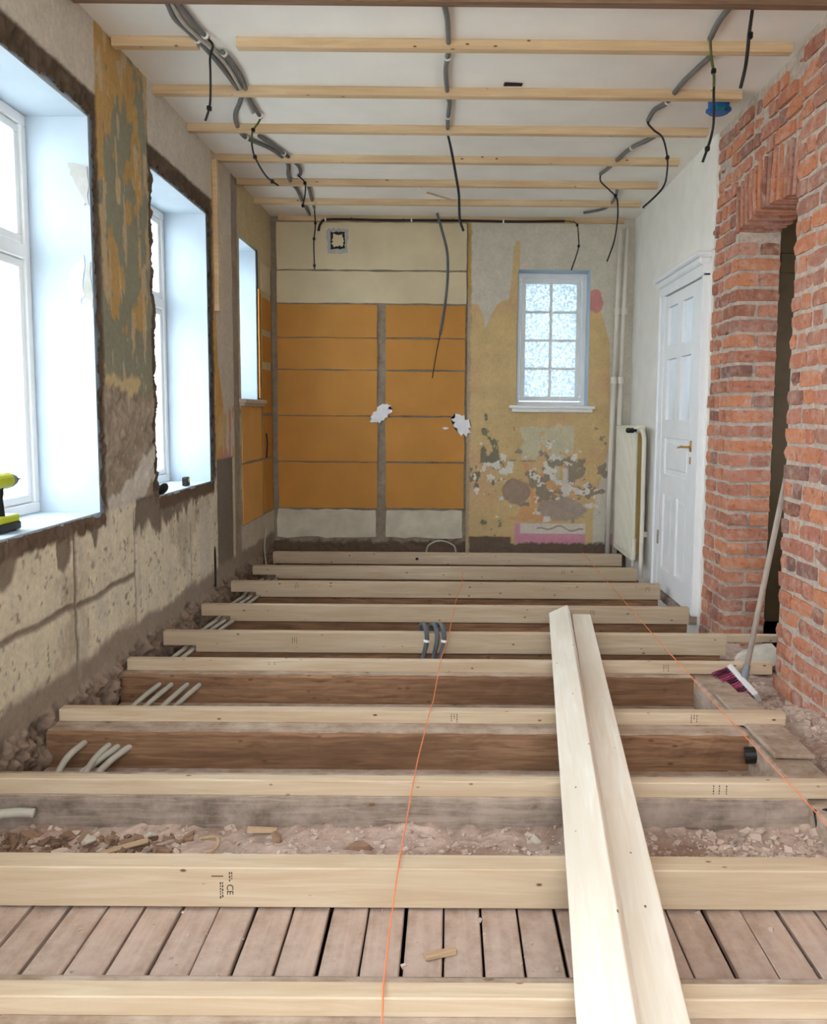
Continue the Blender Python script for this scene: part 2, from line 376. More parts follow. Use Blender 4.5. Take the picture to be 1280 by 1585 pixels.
# peeled patches on the reveal of the near window
def patch_outline(pts, n=4, j=.008):
    out = []
    for i in range(len(pts)):
        a, b = Vector(pts[i]), Vector(pts[(i+1) % len(pts)])
        for k in range(n): out.append(a.lerp(b, k/n) + Vector((random.uniform(-j, j), 0, random.uniform(-j, j))))
    return out
for pts, mt in (([(-1.705, 0, 2.42), (-1.79, 0, 2.43), (-1.78, 0, 2.36), (-1.72, 0, 2.24), (-1.703, 0, 2.24)], 'grey_patch'),
                ([(-1.703, 0, 1.98), (-1.73, 0, 1.94), (-1.735, 0, 1.82), (-1.703, 0, 1.76)], 'grey_patch'),
                ([(-1.74, 0, 2.0), (-1.80, 0, 1.93), (-1.80, 0, 1.84), (-1.77, 0, 1.77), (-1.74, 0, 1.82)], 'plaster_white')):
    MB().poly([(p.x, 4.049, p.z) for p in patch_outline([(x, 0, z) for x, _, z in pts])], (0, -.0035, 0)).build('peeled_patch', mt, wl)

# windows in the left wall
def window_left(n, a, b, c, d, split):
    r = empty(f'window_{n}', (-2.02, (a+b)/2, c)); tag(r, kind='structure'); r['label'] = 'white painted casement window in the left wall'
    W, H = (b-a)/2, d-c
    zt = 1.23 if split else None
    m = MB(); t = .05
    m.box(-.05, .03, -W, W, 0, t, .004); m.box(-.05, .03, -W, W, H-t, H, .004); m.box(-.05, .03, -W, -W+t, t, H-t, .004); m.box(-.05, .03, W-t, W, t, H-t, .004)
    if split: m.box(-.05, .035, -W+t, W-t, zt-.035, zt+.035, .004); m.box(-.05, .03, -.03, .03, t, H-t, .004)
    m.build('frame', 'white_gloss', r)
    cells = [(-W+t, W-t, t, H-t)] if not split else [(y0, y1, z0, z1) for y0, y1 in ((-W+t, -.03), (.03, W-t)) for z0, z1 in ((t, zt-.035), (zt+.035, H-t))]
    for (y0, y1, z0, z1) in cells:
        s = .042; m = MB(); e = .003
        m.box(-.03, .018, y0+e, y1-e, z0+e, z0+s, .004); m.box(-.03, .018, y0+e, y1-e, z1-s, z1-e, .004)
        m.box(-.03, .018, y0+e, y0+s, z0+s, z1-s, .004); m.box(-.03, .018, y1-s, y1-e, z0+s, z1-s, .004)
        so = m.build('sash', 'white_gloss', r)
        MB().box(-.010, -.006, y0+s-.004, y1-s+.004, z0+s-.004, z1-s+.004).build('pane', 'window_glass', so)
for i, (a, b, c, d) in enumerate(WIN): window_left({2: 1, 3: 2, 4: 3, 0: 5, 1: 6}[i], a, b, c, d, i != 4)
# sill shelf of the small window
m = MB(); m.box(-1.70, -1.625, 6.745, 7.51, 1.345, 1.38, .006); m.box(-1.70, -1.64, 6.76, 7.495, 1.325, 1.347, .005)
m.build('sill_shelf', 'beige_sill', wl)

MB().poly([(LX-.004, u, v) for u, v in ((5.93, .02), (5.965, .0), (5.97, .2), (5.96, .29), (5.94, .31), (5.93, .24))], (.009, 0, 0)).build('wall_slot', 'hole_shade', wl)
MB().tube(smoothpts([(LX+.012, 7.66, 1.08), (LX+.02, 7.655, 1.0), (LX+.02, 7.64, .93), (LX+.012, 7.65, .86)]), .007).build('wire_tail', 'cable_black', wl)
# back wall
def back_right_paint(U, V):
    n1 = fbm(U, V, 6, 1); n2 = fbm(U, V, 18, 3); n3 = fbm(U, V, 50, 5); big = fbm(U, V, 2.5, 2)
    col = np.zeros(U.shape+(3,)) + np.array(s2l(206, 198, 182)); h = .002*n1
    bx = [.1, .17, .27, .31, .345, .39, .45, .56, .585, .60, .63, .655, .665, 1.30, 1.345, 1.43, 1.47, 1.52, 1.535, 1.55]
    bz = [2.31, 2.31, 2.30, 2.22, 2.08, 2.2, 2.30, 2.36, 2.55, 2.84, 2.90, 2.88, 2.30, 2.30, 2.25, 2.25, 2.12, 1.95, 1.2, .9]
    top = np.interp(U, bx, bz) + .012*n2
    yel = ss(.004, -.004, V-top)*ss(1.545, 1.535, U + .006*n2)
    low = ss(.01, -.01, U - np.interp(V, [0, .30, .45, .9, 1.0], [1.40, 1.40, 1.42, 1.52, 1.60]) + .01*n2); yel = yel*low
    yc = np.array(s2l(208, 180, 130))*(1 + .09*big + .06*n1)[..., None]
    yc = lay(yc, s2l(208, 168, 130), .5*ss(.05, .3, fbm(U, V, 2.6, 6))); col = col*(1-yel[..., None]) + yc*yel[..., None]; h = h + .0015*yel
    col = lay(col, s2l(206, 140, 136), blob(U + .02*n2, V + .02*n2, 1.375, 2.34, .075, .115, .05))
    cr = rectm(U + .05*n1 + .02*n2, V + .05*n1 + .02*n2, .70, 1.19, .83, 1.17, .006)*ss(.30, .22, fbm(U, V, 9, 7)); col = lay(col, s2l(202, 192, 162), cr)
    col = lay(col, s2l(202, 192, 162), blob(U+.04*n2, V+.04*n2, .98, .70, .08, .12, .05)*.9)
    pe = ss(.0, .03, fbm(U, V, 5, 4) - .04)*rectm(U + .05*n1, V + .05*n1, .58, 1.36, .26, .84, .02); col = lay(col, s2l(212, 158, 112), pe*.85)
    rad = lambda a, b, c, d: np.hypot((U-a)/c, (V-b)/d); gg = ss(.04, .055, fbm(U*1.3, V*.8, 8, 2) + .12*n2 + .05 - .42*np.clip(rad(.40, .66, .22, .36)-.45, 0, 9)); col = lay(col, s2l(132, 126, 106), gg); h = h - .002*gg
    g2 = ss(.05, .065, fbm(U, V, 10, 6) + .12*n2 + .02 - .4*np.clip(rad(1.08, .56, .36, .30)-.5, 0, 9)); col = lay(col, s2l(150, 138, 120), g2); h = h - .003*g2
    wh = ss(.17, .185, fbm(U, V, 15, 0) + .08*n3 - .4*np.clip(np.minimum(rad(.45, .66, .2, .26), rad(1.12, .58, .28, .34))-.6, 0, 9)); col = lay(col, s2l(222, 216, 206), wh)
    wl_ = rectm(U + .02*n2, V, 1.10, 1.15, .46, .76, .01); col = lay(col, s2l(216, 208, 198), wl_*.9)
    gr = blob(U + .02*n2, V + .02*n2, .655, .53, .135, .125, .06); col = lay(col, np.array(s2l(164, 142, 124)), gr); h = h - .010*gr + gr*.012*n2
    g3 = blob(U + .04*n2, V + .04*n2, 1.10, .36, .24, .11, .1); col = lay(col, s2l(168, 152, 140), g3*.9); h = h + g3*(-.006+.008*n2)
    dl = rectm(U, V + .01*n2, .58, 1.15, .822, .836, .006)*ss(-.1, .1, n1); col = lay(col, s2l(120, 110, 84), dl*.8)
    col = lay(col, s2l(212, 150, 166), rectm(U, V + .008*n2, .645, 1.33, .03, .225, .004))
    col = lay(col, s2l(218, 208, 196), rectm(U, V, .70, 1.33, .125, .225, .003)); h = h + .002*rectm(U, V, .70, 1.33, .125, .225, .003)
    scr = ss(.012, .004, np.abs(V-.175 - .03*np.sin(U*22)*np.sin(U*9+1)))*rectm(U, V, .86, 1.31, .13, .22, .01); col = lay(col, s2l(140, 122, 108), scr*.8)
    col = lay(col, s2l(196, 128, 150), rectm(U, V, 1.52, 1.72, .02, .13, .004)*.8)
    lo = ss(.045, .02, V + .02*n2 + .012*n3); lo = np.maximum(lo, ss(.10, .085, V + .01*n2)*ss(.62, .60, U)); col = lay(col, s2l(112, 94, 80), lo); h = h - .006*lo + lo*.008*n3
    le = ss(.215, .195, U + .012*n2 + .01*n3); col = lay(col, s2l(178, 158, 128), le); h = h - .004*le
    le2 = ss(.205, .19, U + .012*n1)*ss(2.2, 2.5, V); col = lay(col, s2l(190, 150, 70), le2*.8)
    return col*(1+.05*n3)[..., None], h
def back_left_paint(U, V):
    n1 = fbm(U, V, 6, 1); n2 = fbm(U, V, 20, 3); n3 = fbm(U, V, 50, 5)
    col = np.array(s2l(150, 136, 118))*(1 + .25*n2 + .2*n3)[..., None]; h = .004*n2+.003*n3
    lo = ss(.06, .02, V + .03*n2); col = lay(col, s2l(104, 84, 70), lo); h = h + lo*.012*n2
    return col, h
wb = skin('wall_back', -1.70, .175, -.36, 3.11, .010, lambda U, V, h: (U, 8.004 - h, V), back_left_paint, 'back_wall_paint'); tag(wb, kind='structure')
BW = (.645, 1.325, 1.355, 2.625)
skin('plaster_field', .172, 1.76, -.36, 3.11, .0066, lambda U, V, h: (U, 7.988 - h, V), back_right_paint, 'back_wall_paint', [(*BW, 0)], wb)
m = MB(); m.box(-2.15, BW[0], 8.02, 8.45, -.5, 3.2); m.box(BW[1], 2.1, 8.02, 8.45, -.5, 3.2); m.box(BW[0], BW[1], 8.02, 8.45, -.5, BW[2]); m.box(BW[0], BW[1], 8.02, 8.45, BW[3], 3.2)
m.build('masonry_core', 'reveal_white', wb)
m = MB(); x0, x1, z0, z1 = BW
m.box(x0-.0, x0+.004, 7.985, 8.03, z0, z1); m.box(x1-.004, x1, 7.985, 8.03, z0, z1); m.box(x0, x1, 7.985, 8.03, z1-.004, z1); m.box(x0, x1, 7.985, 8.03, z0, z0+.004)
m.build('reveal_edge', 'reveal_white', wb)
def panel(axis, a, b, c, d, mat, parent, base, depth=.014, j=.004):
    pts = []; per = [(a, c), (b, c), (b, d), (a, d)]
    for i in range(4):
        p, q = per[i], per[(i+1) % 4]; n = max(3, int(math.hypot(q[0]-p[0], q[1]-p[1])/.09))
        for k in range(n):
            t = k/n; pts.append((p[0]+(q[0]-p[0])*t + random.uniform(-j, j), p[1]+(q[1]-p[1])*t + random.uniform(-j, j)))
    dd = depth*random.uniform(.85, 1.15)
    if axis == 'y': MB().poly([(u, base, v) for u, v in pts], (0, -dd, 0)).build('panel', mat, parent)
    else: MB().poly([(base, u, v) for u, v in pts], (dd, 0, 0)).build('panel', mat, parent)
zz = [2.294, 1.981, 1.678, 1.244, .806, .356]
for i in range(5):
    g0, g1 = (.004, .004) if i < 1 else (.006, .006)
    panel('y', -1.628, -.682, zz[i+1]+g0, zz[i]-g1, 'orange_paint', wb, 8.0)
    panel('y', -.602, .150, zz[i+1]+g0+.002, zz[i]-g1-.004, 'orange_paint', wb, 8.0)
panel('y', -1.625, .158, 2.612, 3.045, 'beige_paint', wb, 8.0); panel('y', -1.625, .158, 2.304, 2.596, 'beige_paint', wb, 8.0)
panel('y', -1.64, -.70, .075, .345, 'cream_plaster', wb, 8.0, .012, .010); panel('y', -.60, .14, .075, .345, 'cream_plaster', wb, 8.0, .012, .010)
for (a, b, c, d, mt) in ((6.785, 7.495, .862, 1.322, 'orange_paint_pale'), (6.785, 7.50, .35, .842, 'orange_paint_pale'), (7.56, 7.935, 2.02, 2.30, 'orange_paint'), (7.56, 7.935, 1.73, 1.96, 'orange_paint'),
                         (7.56, 7.935, 1.27, 1.66, 'orange_paint'), (7.56, 7.935, .862, 1.24, 'orange_paint'), (7.56, 7.935, .36, .842, 'orange_paint'), (7.455, 7.50, 1.40, 2.35, 'orange_paint'), (7.56, 7.935, 2.36, 2.60, 'beige_paint')):
    panel('x', a, b, c, d, mt, wl, LX-.004, .010, .003)
def splat(cx, cz, rx, rz, n=26, j=.35):
    pts = []
    for k in range(n):
        a = 2*math.pi*k/n; f = 1 + random.uniform(-j, j*.6); pts.append((cx+rx*f*math.cos(a), cz+rz*f*math.sin(a)))
    return pts
# square flue opening in the top panel, its shade painted as a flat dark sheet
def ragged(a, b, c, d, j, n=9):
    pts = []; per = [(a, c), (b, c), (b, d), (a, d)]
    for i in range(4):
        p, q = per[i], per[(i+1) % 4]
        for k in range(n): pts.append((p[0]+(q[0]-p[0])*k/n+random.uniform(-j, j), p[1]+(q[1]-p[1])*k/n+random.uniform(-j, j)))
    return pts
MB().poly([(u, 7.99, v) for u, v in ragged(-1.15, -.955, 2.765, 2.985, .012)], (0, -.008, 0)).build('flue_surround', 'grey_patch', wb)
MB().poly([(u, 7.985, v) for u, v in ragged(-1.118, -.985, 2.80, 2.955, .007)], (0, -.006, 0)).build('flue_hole', 'hole_shade', wb)
MB().poly([(u, 7.982, v) for u, v in ragged(-1.098, -1.0, 2.825, 2.93, .010)], (0, -.008, 0)).build('flue_cover', 'beige_paint', wb)
for (cx, cz, rx, rz, sh) in ((-.645, 1.26, .085, .095, .5), (.125, 1.17, .085, .10, -.3), (-.03, 1.135, .03, .012, 0)):
    o = MB().poly([(u + sh*(v-cz), 7.985, v) for u, v in splat(cx, cz, rx, rz)], (0, -.012, 0)); bmesh.ops.triangulate(o.bm, faces=o.bm.faces); o.build('filler_patch', 'filler_white', wb)
# back window
r = empty('window_4', ((BW[0]+BW[1])/2, 8.22, BW[2])); tag(r, kind='structure'); r['label'] = 'small white eight pane window with frosted glass in the back wall'
W, H = (BW[1]-BW[0])/2, BW[3]-BW[2]; t = .045
m = MB(); m.box(-W, W, -.03, .05, 0, t, .004); m.box(-W, W, -.03, .05, H-t, H, .004); m.box(-W, -W+t, -.03, .05, t, H-t, .004); m.box(W-t, W, -.03, .05, t, H-t, .004); m.build('frame', 'white_gloss', r)
m = MB(); a, b, c, d = -W+t+.003, W-t-.003, t+.003, H-t-.003; s = .045
m.box(a, b, -.018, .03, c, c+s, .005); m.box(a, b, -.018, .03, d-s, d, .005); m.box(a, a+s, -.018, .03, c+s, d-s, .005); m.box(b-s, b, -.018, .03, c+s, d-s, .005)
so = m.build('sash', 'white_gloss', r)
iw, ih = (b-a-2*s), (d-c-2*s)
m = MB(); m.box(-.011, .011, -.012, .02, c+s, d-s, .003); m.build('glazing_bar', 'white_gloss', so)
for k in range(1, 4): MB().box(a+s, b-s, -.010, .018, c+s+ih*k/4-.010, c+s+ih*k/4+.010, .003).build('glazing_bar', 'white_gloss', so)
for i in range(2):
    for k in range(4):
        xa = a+s if i == 0 else .011; xb = -.011 if i == 0 else b-s
        MB().box(xa-.003, xb+.003, .003, .007, c+s+ih*k/4+(.007 if k else -.006), c+s+ih*(k+1)/4-(.007 if k < 3 else -.006)).build('pane', 'frosted_glass', so)
m = MB(); m.box(BW[0]-.07, BW[1]+.06, 7.915, 8.05, BW[2]-.028, BW[2]+.002, .006); m.box(BW[0]-.05, BW[1]+.04, 7.94, 8.0, BW[2]-.06, BW[2]-.026, .01, 0, 2)
m.build('sill_shelf', 'white_gloss', r, (-r.location.x, -r.location.y, -r.location.z))

# right wall: brick part with doorway, plastered part with door
wr = empty('wall_right'); tag(wr, kind='structure')
JN, JF, BE = 4.22, 5.13, 5.60
m = MB(); m.box(1.710, 1.985, -1.0, JN-.012, -.5, 3.2); m.box(1.741, 1.985, JN-.02, JF+.02, 2.56, 3.2); m.box(1.744, 1.995, JF+.017, BE, -.5, 3.2)
m.build('mortar_core', 'mortar', wr)
def brick_mesh(L, D, Hh, k):
    rnd = random.Random(k); bm = bmesh.new(); bmesh.ops.create_cube(bm, size=1)
    bmesh.ops.subdivide_edges(bm, edges=bm.edges[:], cuts=1, use_grid_fill=True)
    for v in bm.verts:
        n = sum(abs(c) > .4 for c in v.co); pull = {1: 0, 2: .002, 3: .005}[n] if n else 0
        v.co = Vector((v.co.x*L, v.co.y*D, v.co.z*Hh)); d = Vector([math.copysign(1, c) if abs(c) > .02 else 0 for c in v.co])
        v.co -= d*pull*rnd.uniform(.4, 1.6); v.co += Vector([rnd.uniform(-.003, .003) for _ in range(3)])
    me = bpy.data.meshes.new('brick'); bm.to_mesh(me); bm.free(); me.materials.append(MATS['brick_clay']); return me
VAR = {}
def get_brick(L, D, Hh):
    key = (round(L/.02)*.02, round(D, 2), round(Hh, 2)); lst = VAR.setdefault(key, [])
    if len(lst) < 5: lst.append(brick_mesh(L, D, Hh, len(lst)*13+int(L*1000))); return lst[-1]
    return random.choice(lst)
BR = []   # (centre, L along local x, D, H, rotation euler)
CP = .0915
zs = [-.33 + CP*i for i in range(38)]
def course(y0, y1, z, face, first, depth=.12, jit=.006, short=False):
    y = y0; k = first
    while y < y1 - .03:
        L = (.245 if k % 2 == 0 else .118)*random.uniform(.93, 1.06)
        if short: L = random.choice((.12, .11, .15, .20, .09))*random.uniform(.9, 1.1)
        if y + L > y1 - .05: L = y1 - y
        bl = L - .013
        x = face + depth/2 + random.uniform(-jit, jit)
        BR.append(((x, y+L/2, z+CP/2 + random.uniform(-.003, .003)), bl, depth, CP-.015 + random.uniform(-.004, .003), (random.uniform(-.015, .015), random.uniform(-.03, .03), math.pi/2 + random.uniform(-.025, .025))))
        y += L; k += 1
for i, z in enumerate(zs):
    if z + CP < 3.12:
        course(1.45 + (.06 if i % 2 else 0), JN + random.uniform(-.012, .012), z, RX-.03, i % 2)
        if z + CP < 2.36: course(JF + (.13 if i % 2 else .26), BE + random.uniform(-.02, .01), z, RX, i % 2, short=True, jit=.008)
        elif z > 2.66: course(JN, BE + random.uniform(-.02, .01), z, RX, i % 2, jit=.012)
        else: course(JF + .07, BE, z, RX, i % 2, short=True, jit=.008)
    if z + CP < 2.40 and z > -.4:   # far jamb of the doorway, bricks turn the corner
        hh = CP-.016
        if i % 2: BR.append(((RX+.135, JF+.0625, z+CP/2), .27-.006, .118, hh, (random.uniform(-.01, .01), random.uniform(-.015, .015), random.uniform(-.012, .012))))
        else:
            for q in (0, 1): BR.append(((RX+.066+.136*q, JF+.125 + random.uniform(-.006, .006), z+CP/2), .122, .24, hh, (random.uniform(-.01, .01), random.uniform(-.015, .015), random.uniform(-.012, .012))))
# soldier arch above the doorway
NS = 14
for i in range(NS):
    t = (i+.5)/NS; y = JN - .01 + (JF + .08 - JN)*t; rise = .055*(1-(2*t-1)**2); tilt = (t-.5)*.34
    BR.append(((RX+.135+random.uniform(-.006, .006), y - .0*tilt, 2.36+rise+.145), .27, .054+random.uniform(-.006, .005), .285+random.uniform(-.012, .012), (-tilt, 0, random.uniform(-.015, .015))))
for q in range(3): BR.append(((RX+.13, JN+.05+.0*q, 2.45+.08*q), .12, .05, .07, (0, 0, random.uniform(-.1, .1))))
score = [(-(b[0][1] > 3.62), b[0][1]) for b in BR]
order = sorted(range(len(BR)), key=lambda i: (0 if BR[i][0][1] > 3.6 else 1, -BR[i][1]*BR[i][3]/BR[i][0][1]**2))
rest = MB()
for rank, i in enumerate(order):
    (c, L, D, Hh, ro) = BR[i]
    if rank < 300:
        me = get_brick(L, D, Hh); o = bpy.data.objects.new('brick', me); C.objects.link(o); o.parent = wr; o.location = c; o.rotation_euler = ro
    else:
        mt = Matrix.Translation(c) @ (Matrix.Rotation(ro[2], 4, 'Z') @ Matrix.Rotation(ro[1], 4, 'Y') @ Matrix.Rotation(ro[0], 4, 'X'))
        me = get_brick(L, D, Hh); n0 = len(rest.bm.verts); rest.bm.from_mesh(me); rest.bm.verts.ensure_lookup_table()
        bmesh.ops.transform(rest.bm, matrix=mt, verts=rest.bm.verts[n0:])
o = rest.build('brickwork_remainder', 'brick_clay', wr); o['kind'] = 'stuff'
print('BRICKS', len(BR))

wp = empty('wall_right_far'); tag(wp, kind='structure')
m = MB(); m.box(RX, 2.0, BE, 8.4, -.5, 3.2); m.build('plaster_field', 'plaster_white', wp)
MB().poly([(RX-.006, BE-.035+random.uniform(-.006, .006), 2.36+.037*k) for k in range(20)] + [(RX-.006, BE+.02, 3.07), (RX-.006, BE+.02, 2.36)], (.02, 0, 0)).build('plaster_edge', 'plaster_white', wp)
# door
dr = empty('door_1', (RX, 6.15, -.1)); tag(dr, kind='structure'); dr['label'] = 'white panelled door with four panes in the right wall'
def dbox(m, x0, x1, y0, y1, z0, z1, bev=.003): m.box(x0-RX, x1-RX, y0-6.15, y1-6.15, z0+.1, z1+.1, bev)
PY_ = ((5.885, 6.135), (6.275, 6.525)); ROWS = ((1.80, 2.10, 'g'), (1.24, 1.70, 'g'), (.82, 1.10, 'w'), (.08, .66, 'p'))
leaf = MB(); f0, f1 = 1.690, 1.732
yl = [5.69, 5.885, 6.135, 6.275, 6.525, 6.615]
dbox(leaf, f0, f1, 5.69, 5.885, -.10, 2.19); dbox(leaf, f0, f1, 6.525, 6.615, -.10, 2.19)
for (a, b) in ((-.10, .08), (.66, .82), (1.10, 1.24), (1.70, 1.80), (2.10, 2.19)): dbox(leaf, f0, f1, 5.88, 6.53, a, b)
for (a, b) in ((.08, .66), (1.24, 1.70), (1.80, 2.10)): dbox(leaf, f0, f1, 6.135, 6.275, a-.005, b+.005)
lf = leaf.build('leaf', 'door_white', dr)
for (a, b) in PY_:
    for (c, d, k) in ROWS:
        if k == 'g':
            m = MB(); dbox(m, 1.712, 1.718, a-.005, b+.005, c-.005, d+.005, 0); m.build('pane', 'door_glass', lf)
        if k == 'p':
            m = MB(); dbox(m, 1.705, 1.715, a-.005, b+.005, c-.005, d+.005, 0); dbox(m, 1.697, 1.71, a+.035, b-.035, c+.035, d-.035, .006); m.build('panel', 'door_white', lf)
m = MB(); dbox(m, 1.705, 1.715, 5.88, 6.53, .815, 1.105, 0); dbox(m, 1.697, 1.71, 5.925, 6.485, .86, 1.06, .006); m.build('panel', 'door_white', lf)
m = MB(); dbox(m, 1.685, 1.735, 6.625, 6.78, -.11, 2.22, .005); dbox(m, 1.672, 1.70, 6.735, 6.78, -.11, 2.22, .006); dbox(m, 1.685, 1.735, 5.645, 5.682, -.11, 2.22, .004)
m.build('casing', 'door_white', dr)
m = MB(); dbox(m, 1.68, 1.735, 5.645, 6.79, 2.20, 2.28, .004); dbox(m, 1.655, 1.735, 5.635, 6.80, 2.275, 2.325, .012); dbox(m, 1.63, 1.735, 5.625, 6.82, 2.32, 2.36, .010)
m.build('head_moulding', 'door_white', dr)
m = MB(); m.tube([(-.04, -.34, 1.155), (-.095, -.34, 1.155), (-.10, -.325, 1.157), (-.10, -.27, 1.152), (-.098, -.215, 1.145)], [.008, .008, .009, .008, .006]); m.box(-.045, -.038, -.358, -.322, 1.12, 1.20, .003); m.build('handle', 'brass', lf, smooth=True)
MB().box(-.046, -.038, -.35, -.33, 1.035, 1.085, .003).build('keyhole_plate', 'brass', lf)
m = MB(); dbox(m, 1.678, 1.70, 6.612, 6.628, 1.55, 1.66, .003); m.build('hinge', 'door_white', dr)
m = MB(); dbox(m, 1.678, 1.70, 6.612, 6.628, .25, .36, .003); m.build('hinge', 'steel', dr)
m = MB(); dbox(m, 1.67, 1.74, 5.66, 6.80, -.17, -.105, .005); m.build('threshold', 'grey_beam', dr)
# hall beyond the doorway
wh = MB(); wh.box(3.3, 3.4, 3.4, 4.3, -.5, 3.2); wh.box(3.3, 3.4, 5.0, 7.3, -.5, 3.2); wh.box(3.3, 3.4, 4.3, 5.0, -.5, .9); wh.box(3.3, 3.4, 4.3, 5.0, 2.2, 3.2); wh.box(1.99, 3.4, 7.2, 7.3, -.5, 3.2); wh.box(1.99, 3.4, 3.4, 3.5, -.5, 3.2); wh.box(1.99, 3.4, 3.4, 7.3, 3.1, 3.2); wh.box(1.99, 3.4, 3.4, 7.3, -.5, -.33)  # opening in the unseen far side added to light the hall
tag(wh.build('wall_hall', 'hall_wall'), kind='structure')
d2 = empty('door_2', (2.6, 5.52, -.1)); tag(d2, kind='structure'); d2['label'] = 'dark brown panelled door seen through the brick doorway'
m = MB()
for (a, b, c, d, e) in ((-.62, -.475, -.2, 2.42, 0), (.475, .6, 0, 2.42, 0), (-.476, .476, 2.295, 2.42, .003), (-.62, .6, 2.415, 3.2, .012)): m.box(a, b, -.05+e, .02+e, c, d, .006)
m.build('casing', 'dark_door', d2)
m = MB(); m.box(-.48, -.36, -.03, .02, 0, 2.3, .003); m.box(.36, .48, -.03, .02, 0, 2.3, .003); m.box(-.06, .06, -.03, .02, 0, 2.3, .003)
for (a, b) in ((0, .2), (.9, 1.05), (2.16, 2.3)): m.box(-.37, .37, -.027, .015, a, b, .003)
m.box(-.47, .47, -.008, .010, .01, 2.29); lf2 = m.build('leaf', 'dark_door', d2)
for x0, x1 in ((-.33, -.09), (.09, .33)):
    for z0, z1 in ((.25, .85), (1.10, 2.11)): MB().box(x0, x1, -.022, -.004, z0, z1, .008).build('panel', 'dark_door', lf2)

# ceiling, front wall, floor void, ground outside
m = MB(); m.box(-2.15, 3.4, -1.0, 8.45, CZ, CZ+.12); tag(m.build('ceiling', 'ceiling_white'), kind='structure')
m = MB(); m.box(-2.15, -1.0, -1.0, -.8, -.5, 3.2); m.box(1.0, 3.4, -1.0, -.8, -.5, 3.2); m.box(-1.0, 1.0, -1.0, -.8, 2.70, 3.2); m.box(-1.0, 1.0, -1.0, -.8, -.5, .78); tag(m.build('wall_front', 'plaster_white'), kind='structure')  # unseen wall; its wide opening is added to let fill light in
def dirt_fn(U, V):
    n1 = fbm(U, V, 3, 1); n2 = fbm(U, V, 14, 3); c = np.array(s2l(128, 104, 86))*(1+.3*n1+.3*n2)[..., None]; return c, .03*n1 + .02*n2
fl = skin('floor', -1.72, 2.3, -1.0, 8.1, .03, lambda U, V, h: (U, V, -.36 + h), dirt_fn, 'old_wall_paint'); tag(fl, kind='structure')
m = MB(); m.box(-40, 40, -40, 60, -1.3, -1.2); tag(m.build('ground', 'ground'), kind='structure')  # out of view, added pale to bounce skylight up to the ceiling

# ------------------------------------------------------------------ subfloor planks (front bay)
pw = .1055; x = -1.64; k = 0
plank_mesh = []
for v in range(3):
    m = MB(); m.box(-pw/2+.004, pw/2-.004, -1.55, 1.55, -.022, 0, .003); bmesh.ops.rotate(m.bm, verts=m.bm.verts, cent=(0, 0, 0), matrix=Matrix.Rotation(math.pi/2, 3, 'Z'))
    me = bpy.data.meshes.new('plank'); m.bm.to_mesh(me); m.bm.free(); me.materials.append(MATS['old_plank']); plank_mesh.append(me)
while x < 1.66:
    o = bpy.data.objects.new('plank', plank_mesh[k % 3]); C.objects.link(o); o.parent = fl
    o.location = (x, .77 + random.uniform(-.03, .01), -.125 + random.uniform(-.004, .002)); o.rotation_euler = (random.uniform(-.02, .02), 0, math.pi/2 + random.uniform(-.003, .003))
    x += pw; k += 1

# ------------------------------------------------------------------ joists, old beams
ORD = ['back wall', 'second', 'third', 'fourth', 'fifth', 'sixth', 'seventh', 'eighth', 'ninth', 'tenth']
def stamp(parent, x, y, z, rows=((.0, .03), (.012, .02), (.024, .034))):
    """printed grading marks on a joist face"""
    m = MB()
    for dx, L in rows:
        q = 0
        while q < L:
            l = random.uniform(.003, .008); m.box(x+dx, x+dx+.0035, y-.0006, y+.001, z-q-l, z-q); q += l + .0035
    o = m.build('stamp', 'ink', parent); o['kind'] = 'stuff'; return o
def text_mesh(s, size):
    cu = bpy.data.curves.new('lettering', 'FONT'); cu.body = s; cu.size = size; cu.extrude = .0004
    o = bpy.data.objects.new('tmp', cu); C.objects.link(o); dg = bpy.context.evaluated_depsgraph_get(); me = bpy.data.meshes.new_from_object(o.evaluated_get(dg)); bpy.data.objects.remove(o); return me
J = [(7.545, 7.61, .105, -1.60, 1.60, 0), (6.84, 6.91, .105, -1.62, 1.575, 1), (6.20, 6.26, .117, -1.635, 1.61, 1), (5.432, 5.488, .11, -1.63, 1.61, 1), (4.745, 4.80, .12, -1.65, 1.63, 1),
     (4.20, 4.245, .06, -1.65, 1.685, 0), (3.467, 3.52, .054, -1.66, 1.46, 0), (2.786, 2.832, .056, -1.665, 1.685, 0), (2.225, 2.303, .117, -1.665, 1.685, 0), (1.706, 1.76, .046, -1.665, 1.685, 0)]
JT = ['pale pine floor joist, first one out from the back wall', 'pale pine floor joist, second one out from the back wall', 'pale pine floor joist, third from the back wall, stamped at its right end',
      'pale pine floor joist, fourth from the back wall, ending beside the white door', 'pale pine floor joist with three grey conduits looped over it', 'thin pine batten on a dusty brown beam, sixth from the back wall',
      'thin pine batten on a brown beam, its end by the broom bristles', 'thin pine batten on a grey beam behind the rubble strip', 'thick pine joist with black stamped lettering between rubble and old planks', 'pine joist across the old planks, tenth and last from the back wall']
joists = []
